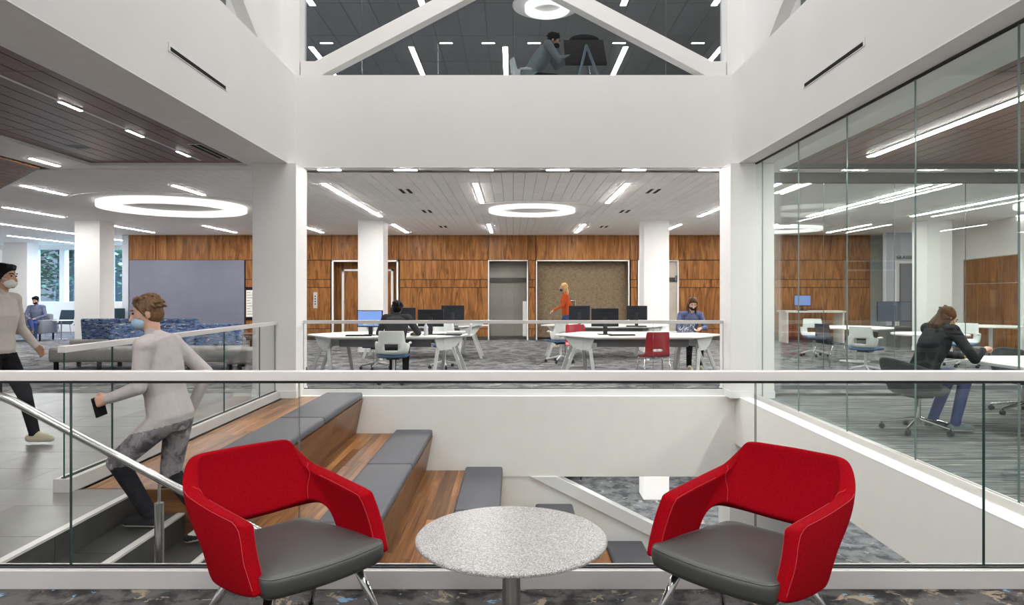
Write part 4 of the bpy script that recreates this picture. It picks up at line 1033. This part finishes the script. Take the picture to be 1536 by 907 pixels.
# ------------------------------------------------------------------ sofas at the left
def arc_sofa(loc, w, label, rz=0, xl=-1.75, back=(-.95, 1.65), h=.86):
    t = thing('sofa', label, 'sofa', loc, rz, 'patterned lounge sofas')
    MB().box(xl, w, -.42, .42, .16, .44).build('seat', 'sofa', t, bevel=.06, seg=4, smooth=True)
    n = 3
    for i in range(n):
        a = back[0] + (back[1] - back[0]) * i / n; b = back[0] + (back[1] - back[0]) * (i + 1) / n
        MB().prism([(.10, .40), (.36, .40), (.42, h), (.26, h)], 'yz', a + .006, b - .006).build('back_cushion', 'blue_pattern', t, bevel=.04, seg=3, smooth=True)
    x = xl + .12
    while x < w:
        for y in (-.34, .34): MB().box(x - .03, x + .03, y - .03, y + .03, 0, .17).build('leg', 'black', t)
        x += .82
    return t
arc_sofa((-7.05, 13.3, 0), 1.75, 'grey bench sofa with blue patterned back beside the bleacher rail')
arc_sofa((-8.0, 15.6, 0), 1.9, 'grey bench sofa with patterned back in the second row', rz=PI, h=.90)
ot = thing('ottoman', 'small grey ottoman beside the white column by the stair rail', 'ottoman', (-4.80, 12.6, 0))
MB().box(-.42, .30, -.3, .3, .18, .46).build('seat', 'sofa', ot, bevel=.05, seg=4, smooth=True)
for x in (-.34, .22):
    for y in (-.22, .22): MB().box(x - .03, x + .03, y - .03, y + .03, 0, .19).build('leg', 'black', ot)
cf = thing('coffee_table', 'low brown wooden coffee table near the walnut wall', 'table', (-6.6, 18.2, 0))
MB().box(-.6, .6, -.35, .35, .36, .40).build('table_top', 'walnut_side', cf)
for x in (-.5, .5):
    for y in (-.28, .28): MB().box(x - .025, x + .025, y - .025, y + .025, 0, .36).build('leg', 'walnut_side', cf)
# far lounge
ls = thing('sofa', 'grey lounge sofa by the windows with the seated man', 'sofa', (-15.1, 21.2, 0), .12)
MB().box(-1.2, .55, -.4, .35, .22, .45).build('seat', 'sofa_blue', ls, bevel=.05, seg=3, smooth=True)
MB().box(-1.2, .55, .22, .45, .40, .82).build('backrest', 'sofa_blue', ls, bevel=.05, seg=3, smooth=True)
MB().box(.5, .66, -.42, .45, .22, .64).build('arm', 'sofa_blue', ls, bevel=.03, seg=3, smooth=True)
for x in (-1.1, .56):
    for y in (-.36, .38): MB().box(x - .02, x + .02, y - .02, y + .02, 0, .23).build('leg', 'black', ls)
def lounge_chair(loc, rz, label):
    t = thing('lounge_chair', label, 'chair', loc, rz, 'dark lounge chairs')
    MB().prism([(-.3, .38), (.28, .42), (.28, .47), (-.3, .44)], 'yz', -.3, .3).build('seat', 'teal', t, bevel=.02)
    MB().prism([(-.34, .42), (-.28, .42), (-.40, .88), (-.46, .88)], 'yz', -.3, .3).build('backrest', 'teal', t, bevel=.02)
    for x in (-.25, .25):
        MB().tube([(x, .22, .42), (x, .25, .01)], .012, 8).build('leg', 'steel', t); MB().tube([(x, -.24, .4), (x, -.30, .01)], .012, 8).build('leg', 'steel', t)
    return t
lounge_chair((-13.95, 22.4, 0), 1.4, 'dark teal lounge chair beside the white side table')
lounge_chair((-15.75, 23.6, 0), 2.9, 'dark teal lounge chair behind the lounge sofa')
s_ = thing('side_table', 'small white side table between the lounge sofa and teal chair', 'table', (-14.2, 21.6, 0))
MB().box(-.25, .25, -.2, .2, .60, .62).build('table_top', 'tablewhite', s_)
MB().cyl((-.1, 0, .02), (-.1, 0, .6), .02, n=10).build('pedestal', 'steel', s_)
MB().box(-.25, .15, -.15, .15, 0, .02).build('base', 'steel', s_)

# ------------------------------------------------------------------ lower level furniture
lc = thing('lounge_chair', 'red plaid lounge chair on the lower level carpet', 'chair', (1.45, 18.9, LZ), .6)
MB().box(-.36, .36, -.36, .36, .2, .45).build('seat', 'plaid', lc, bevel=.06, seg=3, smooth=True)
MB().prism([(-.36, .4), (-.22, .4), (-.32, .95), (-.46, .95)], 'yz', -.36, .36).build('backrest', 'plaid', lc, bevel=.05, seg=3, smooth=True)
for x in (-.3, .3):
    for y in (-.3, .3): MB().cyl((x, y, 0), (x, y, .2), .02, n=8).build('leg', 'black', lc)
t = round_table((5.78, 13.7, LZ), .45, 'round white pedestal table on the lower level')
for x in (-4, -1, 2, 5, 8):
    strip(x, 11.5, 19, z=-.9, label='added unseen strip light brightening the lower level carpet', group='added unseen lower level strip lights')  # hidden behind the slab, added because the lower carpet was too dark

# ------------------------------------------------------------------ drafting table on the upper level
dt = thing('drafting_table', 'dark tilted drafting table with pale metal legs on the upper level', 'drafting table', (1.1, 10.86, U2))
MB().prism([(-.40, .70), (.05, 1.22), (.02, 1.25), (-.43, .73)], 'yz', -.30, .33).build('board', 'board_dark', dt)
MB().box(-.30, .33, .04, .09, 1.22, 1.25).build('board_edge', 'easel_metal', dt)
for x in (-.21, .39):
    MB().tube([(.01, -.46, .99), (x, -.46, 0.02)], .024, 6).build('leg', 'easel_metal', dt)
    MB().tube([(.01, .15, 1.15), (x, .40, 0.02)], .022, 6).build('leg', 'easel_metal', dt)
MB().tube([(.01, -.46, .99), (.01, -.2, .95), (.01, .15, 1.15)], .02, 6).build('stretcher', 'easel_metal', dt)
tag(MB().ell((0, 0, .07), (.25, .14, .085)).build('backpack', 'black', loc=(1.15, 11.09, U2 + 1.25), smooth=True), 'black bag lying on top of the drafting table', 'bag')
dup(tc0, (.22, 10.75, U2), -PI / 2, 'task chair of the man at the upper drafting table', 'upper level chairs')

# ------------------------------------------------------------------ people
def V(*a): return Vector(a)
def person(label, loc, rz, J, regs, hair='hair_black', mask='mask_black', long_hair=0, voxel=.011, bulk=1.0, hair_r=1.0, hem=-.02, hem_thigh=False):
    """J: joints in metres, x right, y forward, z up. regs: materials for top, bottom, calf, shoe, skin, forearm"""
    t = thing('person', label, 'person', loc, rz)
    J = {k: Vector(v) for k, v in J.items()}
    names = ['skin', 'top', 'bottom', 'calf', 'shoe', 'forearm', 'sole']
    mats = [regs.get('skin', 'skin_light'), regs['top'], regs['bottom'], regs.get('calf', regs['bottom']), regs['shoe'], regs.get('forearm', regs['top']), 'sole']
    mb = MB(); prims = []
    def cap(a, b, r0, r1, reg, kind=0):
        a, b = Vector(a), Vector(b); d = (b - a); L = max(d.length, 1e-5)
        d = d / L
        path = [a - d * r0 * .98, a - d * r0 * .72, a - d * r0 * .35, a, b, b + d * r1 * .35, b + d * r1 * .72, b + d * r1 * .98]
        rr = [r0 * .2, r0 * .69, r0 * .94, r0, r1, r1 * .94, r1 * .69, r1 * .2]
        mb.tube(path, rr, 12); prims.append((a, b, r0, r1, names.index(reg), kind))
    def el(c, r, R, reg):
        mb.ell(c, r, R, 10); prims.append((c, c, sum(r) / 3, sum(r) / 3, names.index(reg), 0))
    # torso as elliptical sections
    pl, pr = J['hipL'], J['hipR']; sl_, sr_ = J['shL'], J['shR']
    spine = [J['pelvis'] + V(0, 0, -.09), J['pelvis'], J['waist'], J['chest'], (sl_ + sr_) / 2 + V(0, 0, .01), J['neck']]
    rad = [(.12, .10), (.172, .125), (.150, .112), (.178, .128), (.150, .100), (.055, .058)]
    reg_t = ['bottom', 'bottom', 'top', 'top', 'top', 'top']
    hr_, sr2 = (pr - pl).normalized(), (sr_ - sl_).normalized()
    secs = []; N = 24
    for i in range(len(spine) - 1):
        for k in range(4 if i < len(spine) - 2 else 5):
            u = k / 4; p = spine[i].lerp(spine[i + 1], u)
            a = rad[i][0] * (1 - u) + rad[i + 1][0] * u; b = rad[i][1] * (1 - u) + rad[i + 1][1] * u
            w = (i + u) / (len(spine) - 1); rt = hr_.lerp(sr2, w).normalized()
            tv = (spine[min(i + 1, 5)] - spine[max(i, 0)]).normalized()
            fw = tv.cross(rt); fw.normalize(); rt2 = fw.cross(tv); 
            secs.append([p + rt2 * (a * bulk * math.cos(2 * PI * j / N)) + fw * (b * bulk * math.sin(2 * PI * j / N)) for j in range(N)])
    vs_ = [q for s in secs for q in s]; K = len(secs)
    mb.add(vs_, [(i * N + j, i * N + (j + 1) % N, (i + 1) * N + (j + 1) % N, (i + 1) * N + j) for i in range(K - 1) for j in range(N)] + [tuple(range(N)), tuple((K - 1) * N + j for j in range(N - 1, -1, -1))])
    for i in range(5):
        for off in (-.6, 0, .6):
            rt = hr_.lerp(sr2, i / 5)
            prims.append((spine[i] + rt * off * rad[i][0] * bulk, spine[i + 1] + rt * off * rad[i + 1][0] * bulk, rad[i][1] * .95, rad[i + 1][1] * .95, names.index('bottom' if i == 0 else 'top'), 1))
    for s in 'LR':
        sh, elb, wr = J['sh' + s], J['el' + s], J['wr' + s]
        cap(sh, sh, .072 * bulk, .072 * bulk, 'top')
        cap((J['neck'] + sh) / 2 + V(0, 0, -.015), sh, .06 * bulk, .066 * bulk, 'top')
        cap(sh, elb, .060 * bulk, .047 * bulk, 'top'); cap(elb, wr, .046 * bulk, .034 * bulk, 'forearm')
        # hand
        d = (wr - elb).normalized(); d = J.get('hd' + s, d).normalized()
        pn = J.get('pn' + s, V(0, 0, -1)); pn = (pn - d * pn.dot(d)); pn = pn.normalized() if pn.length > .05 else V(1, 0, 0)
        sd = d.cross(pn).normalized(); inward = V(-1, 0, 0) if s == 'R' else V(1, 0, 0)
        if J.get('th' + s) is not None: inward = J['th' + s]
        if sd.dot(inward) < 0: sd = -sd
        cap(wr, wr + d * .03, .024, .026, 'skin')
        kn = wr + d * .085
        for q in (-1, 0, 1): cap(wr + d * .03 + sd * q * .016, kn + sd * q * .022, .019, .017, 'skin')
        crl = J.get('cu' + s, V(.55, 0, 0)).x
        for q, L in zip((1.5, .5, -.5, -1.5), (.070, .080, .075, .058)):
            b0 = kn + sd * q * .0185
            d1 = (d * math.cos(crl * .7) + pn * math.sin(crl * .7)); b1 = b0 + d1 * L * .5
            d2 = (d * math.cos(crl * 1.7) + pn * math.sin(crl * 1.7)); b2 = b1 + d2 * L * .45
            cap(b0, b1, .0105, .0095, 'skin'); cap(b1, b2, .0095, .008, 'skin')
        t0 = wr + d * .03 + sd * .026; t1 = t0 + (d * .7 + sd * .6 + pn * .35).normalized() * .04; t2 = t1 + (d * .95 + pn * .3).normalized() * .032
        cap(t0, t1, .014, .012, 'skin'); cap(t1, t2, .011, .009, 'skin')
        hp, kn_, an, toe = J['hip' + s], J['kn' + s], J['an' + s], J['toe' + s]
        cap(hp, kn_, .092 * bulk, .066 * bulk, 'bottom', 2); cap(kn_, an, .062 * bulk, .046 * bulk, 'calf')
        fd = (toe - an); fd.z = 0; fd = fd.normalized() if fd.length > .01 else V(0, 1, 0)
        gz = toe.z - .03
        heel = an - fd * .045; heel.z = an.z - .055
        cap(an, an + V(0, 0, -.02), .042, .040, 'shoe')
        cap(heel, toe, .040, .034, 'shoe'); cap(an + fd * .03 + V(0, 0, -.025), toe + V(0, 0, .004), .038, .03, 'shoe')
    # head
    hc = J['head']; hf = J.get('face', V(0, 1, -.1)).normalized(); hx = hf.cross(V(0, 0, 1)).normalized(); hu = hx.cross(hf).normalized()
    R = Matrix((hx, hf, hu)).transposed()
    L_ = lambda x, y, z: hc + hx * x + hf * y + hu * z
    cap(J['neck'] + V(0, 0, -.03), L_(0, -.02, -.06), .054, .05, 'skin')
    el(L_(0, -.008, .022), (.074, .092, .088), R, 'skin'); el(L_(0, .028, -.045), (.056, .062, .066), R, 'skin'); el(L_(0, .03, -.01), (.064, .062, .07), R, 'skin')
    cap(L_(0, .09, .005), L_(0, .108, -.028), .011, .015, 'skin')
    for s in (-1, 1): el(L_(s * .075, -.01, -.012), (.010, .019, .030), R, 'skin')
    el(L_(0, .078, -.088), (.024, .018, .016), R, 'skin')
    # remesh into one body
    tmp = mb.build('tmp', 'white'); q = tmp.modifiers.new('r', 'REMESH'); q.mode = 'VOXEL'; q.voxel_size = voxel
    q = tmp.modifiers.new('s', 'SMOOTH'); q.factor = .5; q.iterations = 3 if voxel > .009 else 4
    bpy.context.view_layer.update()
    me = smooth_eval(tmp); bpy.data.objects.remove(tmp)
    me.materials.clear()
    for m in mats: me.materials.append(MATS[m])
    n = len(me.polygons); C = np.zeros(n * 3); me.polygons.foreach_get('center', C); C = C.reshape(-1, 3)
    best = np.full(n, 1e9); idx = np.zeros(n, dtype=np.int32); knd = np.zeros(n, dtype=np.int32)
    for a, b, r0, r1, g, kd in prims:
        a = np.array(a); b = np.array(b); d = b - a; L2 = max(d.dot(d), 1e-9)
        u = np.clip(((C - a) @ d) / L2, 0, 1); dist = np.linalg.norm(C - (a + u[:, None] * d), axis=1) - (r0 + (r1 - r0) * u)
        k = dist < best; best[k] = dist[k]; idx[k] = g; knd[k] = kd
    sv = np.array((J['waist'] - J['pelvis']).normalized()); hgt = (C - np.array(J['pelvis'])) @ sv
    sel = (knd == 1) | ((knd == 2) & hem_thigh)
    idx[sel & (hgt > hem)] = 1; idx[sel & (hgt <= hem)] = 2
    # soles
    for s in 'LR':
        an, toe = np.array(J['an' + s]), np.array(J['toe' + s])
        zlo = min(an[2] - .09, toe[2] - .03)
        zmid = np.clip((C - an) @ (toe - an) / max((toe - an).dot(toe - an), 1e-9), -.4, 1.2)
        base = (an[2] - .055 - .04) + (toe[2] - .034 - (an[2] - .095)) * np.clip(zmid, 0, 1)
        near = (np.linalg.norm(C[:, :2] - an[None, :2], axis=1) < .30) & (idx == 4) & (C[:, 2] < base + .022) & (np.abs(C[:, 2] - an[2]) < .2)
        idx[near] = 6
    me.polygons.foreach_set('material_index', idx); me.polygons.foreach_set('use_smooth', [True] * n)
    bo = bpy.data.objects.new('body', me); COL.objects.link(bo); bo.parent = t
    # hair, mask, eyes
    hb = MB()
    hb.ell(L_(0, -.022, .041), (.083 * hair_r, .096 * hair_r, .090 * hair_r), R, 12); hb.ell(L_(0, -.045, -.012), (.076 * hair_r, .068 * hair_r, .075 * hair_r), R, 12)
    for s in (-1, 1): hb.tube([L_(s * .066, .03, .06), L_(s * .074, .02, .015), L_(s * .073, .008, -.02)], [.016, .012, .007], 8)
    rs = random.Random(len(label))
    for q in range(0 if long_hair else 9):
        x = -.058 + q * .0145
        hb.tube([L_(x * .9, .02, .122), L_(x, .052, .108 + .006 * (q % 2)), L_(x * 1.05 + .006, .074 - abs(x) * .35, .084 - abs(x) * .25)], [.013, .013, .007], 6)
    for q in range(12 if long_hair else 95):
        ph = rs.uniform(0, 2 * PI); th = rs.uniform(.05, 1.75)
        x, y, z = math.sin(th) * math.cos(ph), math.sin(th) * math.sin(ph), math.cos(th)
        if y > .35 and z < .62: continue
        k = hair_r * 1.0
        p0 = (x * .080 * k, -.022 + y * .094 * k, .041 + z * .088 * k)
        dr = Vector((x * .5 + rs.uniform(-.3, .3), y * .5 - .35 + rs.uniform(-.2, .2), -.55 + z * .5)).normalized() * rs.uniform(.025, .04)
        hb.tube([L_(*p0), L_(p0[0] + dr.x * .5 + x * .006, p0[1] + dr.y * .5 + y * .006, p0[2] + dr.z * .5 + z * .006), L_(p0[0] + dr.x, p0[1] + dr.y, p0[2] + dr.z)], [.010, .009, .003], 6)
    if long_hair:
        for x, w in ((-.055, .036), (0, .05), (.055, .036)):
            p0 = L_(x, -.055, 0); p1 = L_(x * 1.15, -.085, -.12); p2 = V(p1.x * 1.0, p1.y, p1.z - long_hair) - hf * .03 * 0
            hb.tube([p0, p1, p2], [w * 1.05, w, w * .45], 10)
        for x in (-.068, .068):
            p0 = L_(x, -.01, .0); p1 = L_(x * 1.05, -.01, -.10); p2 = p1 + V(0, 0, -long_hair * .7)
            hb.tube([p0, p1, p2], [.024, .024, .012], 8)
    tmp = hb.build('tmp', 'white'); q = tmp.modifiers.new('r', 'REMESH'); q.mode = 'VOXEL'; q.voxel_size = .0055 if voxel < .009 else .008
    q = tmp.modifiers.new('s', 'SMOOTH'); q.factor = .5; q.iterations = 1
    bpy.context.view_layer.update(); hm = smooth_eval(tmp); bpy.data.objects.remove(tmp)
    hm.materials.clear(); hm.materials.append(MATS[hair]); hm.polygons.foreach_set('material_index', [0] * len(hm.polygons)); hm.polygons.foreach_set('use_smooth', [True] * len(hm.polygons))
    ho = bpy.data.objects.new('hair', hm); COL.objects.link(ho); ho.parent = t
    if mask:
        mk = MB().ell(L_(0, .052, -.052), (.060, .060, .050), R, 12)
        mo = mk.build('face_mask', mask, t, smooth=True)
        for s in (-1, 1): MB().tube([L_(s * .055, .06, -.02), L_(s * .074, .02, -.005), L_(s * .082, -.02, 0), L_(s * .074, .0, -.04), L_(s * .05, .05, -.075)], .002, 5).build('ear_loop', mask, mo)
    for s in (-1, 1): MB().ell(L_(s * .031, .082, .016), (.013, .008, .007), R, 6).build('eye', 'eye', t, smooth=True)
    for s in (-1, 1): MB().tube([L_(s * .012, .093, .036), L_(s * .033, .090, .041), L_(s * .053, .074, .035)], .0045, 5).build('eyebrow', hair, t)
    return t

def stand(lean=.0, **kw):
    J = dict(pelvis=(0, 0, .93), waist=(0, .01 + lean * .3, 1.08), chest=(0, .015 + lean * .7, 1.25), neck=(0, .02 + lean, 1.46), head=(0, .05 + lean * 1.15, 1.615),
             hipL=(-.09, 0, .90), hipR=(.09, 0, .90), shL=(-.18, .01 + lean * .9, 1.40), shR=(.18, .01 + lean * .9, 1.40),
             elL=(-.23, -.02 + lean, 1.12), elR=(.23, -.02 + lean, 1.12), wrL=(-.23, .08 + lean, .88), wrR=(.23, .08 + lean, .88),
             knL=(-.09, .03, .50), knR=(.09, .03, .50), anL=(-.09, 0, .095), anR=(.09, 0, .095), toeL=(-.10, .16, .036), toeR=(.10, .16, .036), face=(0, 1, -.1))
    J.update(kw); return J
def sit(seat=.47, lean=.12, **kw):
    z = seat + .09
    J = dict(pelvis=(0, 0, z), waist=(0, .01 + lean * .3, z + .16), chest=(0, .02 + lean * .7, z + .34), neck=(0, .03 + lean * 1.15, z + .55), head=(0, .07 + lean * 1.45, z + .69),
             hipL=(-.09, .03, z - .01), hipR=(.09, .03, z - .01), shL=(-.185, .02 + lean, z + .485), shR=(.185, .02 + lean, z + .485),
             elL=(-.27, .10 + lean, z + .23), elR=(.27, .10 + lean, z + .23), wrL=(-.17, .34 + lean, z + .21), wrR=(.17, .34 + lean, z + .21),
             knL=(-.11, .43, z - .02), knR=(.11, .43, z - .02), anL=(-.11, .40, .095), anR=(.11, .40, .095), toeL=(-.12, .56, .036), toeR=(.12, .56, .036), face=(0, 1, -.45))
    J.update(kw); return J

# man walking on the landing
person('man in a pale grey sweater and white mask walking across the landing', (-4.96, 6.55, 0), -PI / 2,
       stand(.03, knL=(-.09, .20, .50), anL=(-.09, .30, .11), toeL=(-.09, .46, .05), knR=(.09, .04, .49), anR=(.09, -.24, .14), toeR=(.09, -.12, .045),
             elR=(.25, -.10, 1.12), wrR=(.24, .06, .90), elL=(-.25, .05, 1.12), wrL=(-.23, .22, .94), thR=(0, 1, 0), thL=(0, 1, 0), pnR=(-1, 0, 0), pnL=(1, 0, 0), face=(0, 1, -.05)),
       dict(top='cloth_lightgrey', bottom='cloth_black', shoe='shoe_pale', skin='skin_mid'), 'hair_black', 'mask_white', voxel=.0085, bulk=1.06, hem=-.03, hem_thigh=True)
# woman climbing the stairs
person('person in a mauve grey sweatshirt and blue mask climbing the stairs with a phone', (-2.45, 4.85, -.175), PI / 2,
       dict(pelvis=(0, -.02, .76), waist=(0, .02, .93), chest=(0, .06, 1.11), neck=(0, .11, 1.34), head=(0, .155, 1.495),
            hipL=(-.09, .0, .74), hipR=(.09, -.03, .74), shL=(-.18, .08, 1.27), shR=(.18, .06, 1.27),
            elL=(-.24, .08, 1.0), wrL=(-.20, .30, .92), elR=(.25, -.16, 1.04), wrR=(.24, -.06, .80), hdL=(0, 1, -.3), cuL=(1.3, 0, 0), thL=(0, .2, 1), pnL=(1, 0, 0), thR=(0, 1, 0), pnR=(-1, 0, 0),
            knL=(-.09, .31, .46), anL=(-.08, .09, .097), toeL=(-.08, .25, .038), knR=(.09, .03, .34), anR=(.09, -.26, -.03), toeR=(.09, -.10, -.137), face=(-.45, 1, -.25)),
       dict(top='cloth_mauve', bottom='cloth_camo', calf='cloth_black', shoe='shoe_black', skin='skin_light'), 'hair_light_brown', 'mask_blue', voxel=.0085, bulk=1.10, hem=-.045, hem_thigh=True)
ph = tag(B(-.038, .038, -.006, .006, -.075, .075).build('mobile_phone', 'black', loc=(-2.845, 4.69, .685), bevel=.004), 'dark phone held by the person climbing the stairs', 'phone')
ph.rotation_euler = (0.2, -.3, .9)
# man at the left table, from behind
person('man in dark grey shirt seated with his back turned at the study table', (-1.93, 11.14, 0), 0,
       sit(.475, .14, head=(0, .22, 1.20), neck=(0, .16, 1.09), elR=(.34, .30, .80), wrR=(.25, .48, .785), elL=(-.32, .28, .80), wrL=(-.2, .46, .785)),
       dict(top='cloth_charcoal', bottom='cloth_black', shoe='shoe_black', skin='skin_dark', forearm='skin_dark'), 'hair_black', 'mask_black', hair_r=1.04, bulk=1.12)
# walking woman at the back
person('blond woman in an orange sweater and jeans walking past the pinboard', (1.42, 18.3, 0), PI / 2,
       stand(.02, knL=(-.08, .16, .50), anL=(-.08, .26, .11), toeL=(-.08, .41, .05), knR=(.08, .0, .49), anR=(.08, -.25, .15), toeR=(.08, -.14, .045), elL=(-.24, .12, 1.14), wrL=(-.2, .34, 1.02), elR=(.24, -.14, 1.14), wrR=(.24, -.12, .9)),
       dict(top='cloth_orange', bottom='cloth_denim', shoe='shoe_pale', skin='skin_light'), 'hair_blond', 'mask_navy', long_hair=.12, hem=-.04, hem_thigh=True)
# woman with laptop
person('woman in a blue grey hoodie and black mask seated at the table with a laptop', (3.38, 13.28, 0), PI + .1,
       sit(.475, .16, face=(.15, 1, -.5), wrL=(-.10, .46, .80), wrR=(.12, .46, .80), elL=(-.27, .26, .80), elR=(.27, .26, .80)),
       dict(top='cloth_hoodie', bottom='cloth_black', shoe='shoe_pale', skin='skin_light'), 'hair_brown', 'mask_black', long_hair=.14, bulk=1.05)
lp = thing('laptop', 'open laptop with a patterned lid in front of the hooded woman', 'laptop', (3.12, 12.62, TZ), PI + .25)
MB().box(-.17, .17, -.12, .12, 0, .016).build('base', 'keypad', lp, bevel=.004)
MB().prism([(.115, .016), (.125, .016), (.19, .23), (.18, .23)], 'yz', -.17, .17).build('lid', 'laptop_cover', lp)
# woman in the glass room
person('woman in a dark jacket and blue trousers writing at the glass room table', (4.34, 7.27, 0), -PI / 2 + .12,
       sit(.50, .20, head=(0, .30, 1.19), neck=(0, .22, 1.09), face=(.12, 1, -.55), elR=(.29, .38, .78), wrR=(.16, .58, .86), elL=(-.26, .36, .80), wrL=(-.12, .58, .775), hdR=(-.2, .9, .3), cuR=(1.3, 0, 0),
           anR=(.12, .30, .10), toeR=(.15, .46, .04), anL=(-.08, .20, .11), toeL=(-.06, .36, .045)),
       dict(top='cloth_black', bottom='cloth_blue', shoe='shoe_grey', skin='skin_light'), 'hair_brown', 'mask_black', long_hair=.22, voxel=.009, bulk=1.06)
# lounge man
person('man in a blue grey shirt seated cross legged on the lounge sofa', (-14.72, 21.1, 0), PI + .25,
       sit(.46, .02, knL=(-.10, .42, .55), anL=(-.10, .40, .095), knR=(.02, .46, .64), anR=(-.12, .62, .34), toeR=(-.16, .76, .36), wrL=(-.08, .30, .70), wrR=(.10, .30, .70), face=(.15, 1, -.4)),
       dict(top='cloth_shirt', bottom='cloth_blue', shoe='shoe_brown', skin='skin_light'), 'hair_black', 'mask_black', bulk=1.08)
# man on the upper level
person('man in a grey sweater drawing at the drafting table on the upper level', (.22, 10.78, U2), -PI / 2,
       sit(.50, .30, head=(0, .42, 1.19), neck=(0, .32, 1.09), face=(.1, 1, -.35), elR=(.26, .48, .82), wrR=(.15, .68, .90), elL=(-.24, .48, .84), wrL=(-.1, .68, .92)),
       dict(top='cloth_grey', bottom='cloth_black', shoe='shoe_black', skin='skin_light'), 'hair_black', 'mask_black', bulk=1.10)
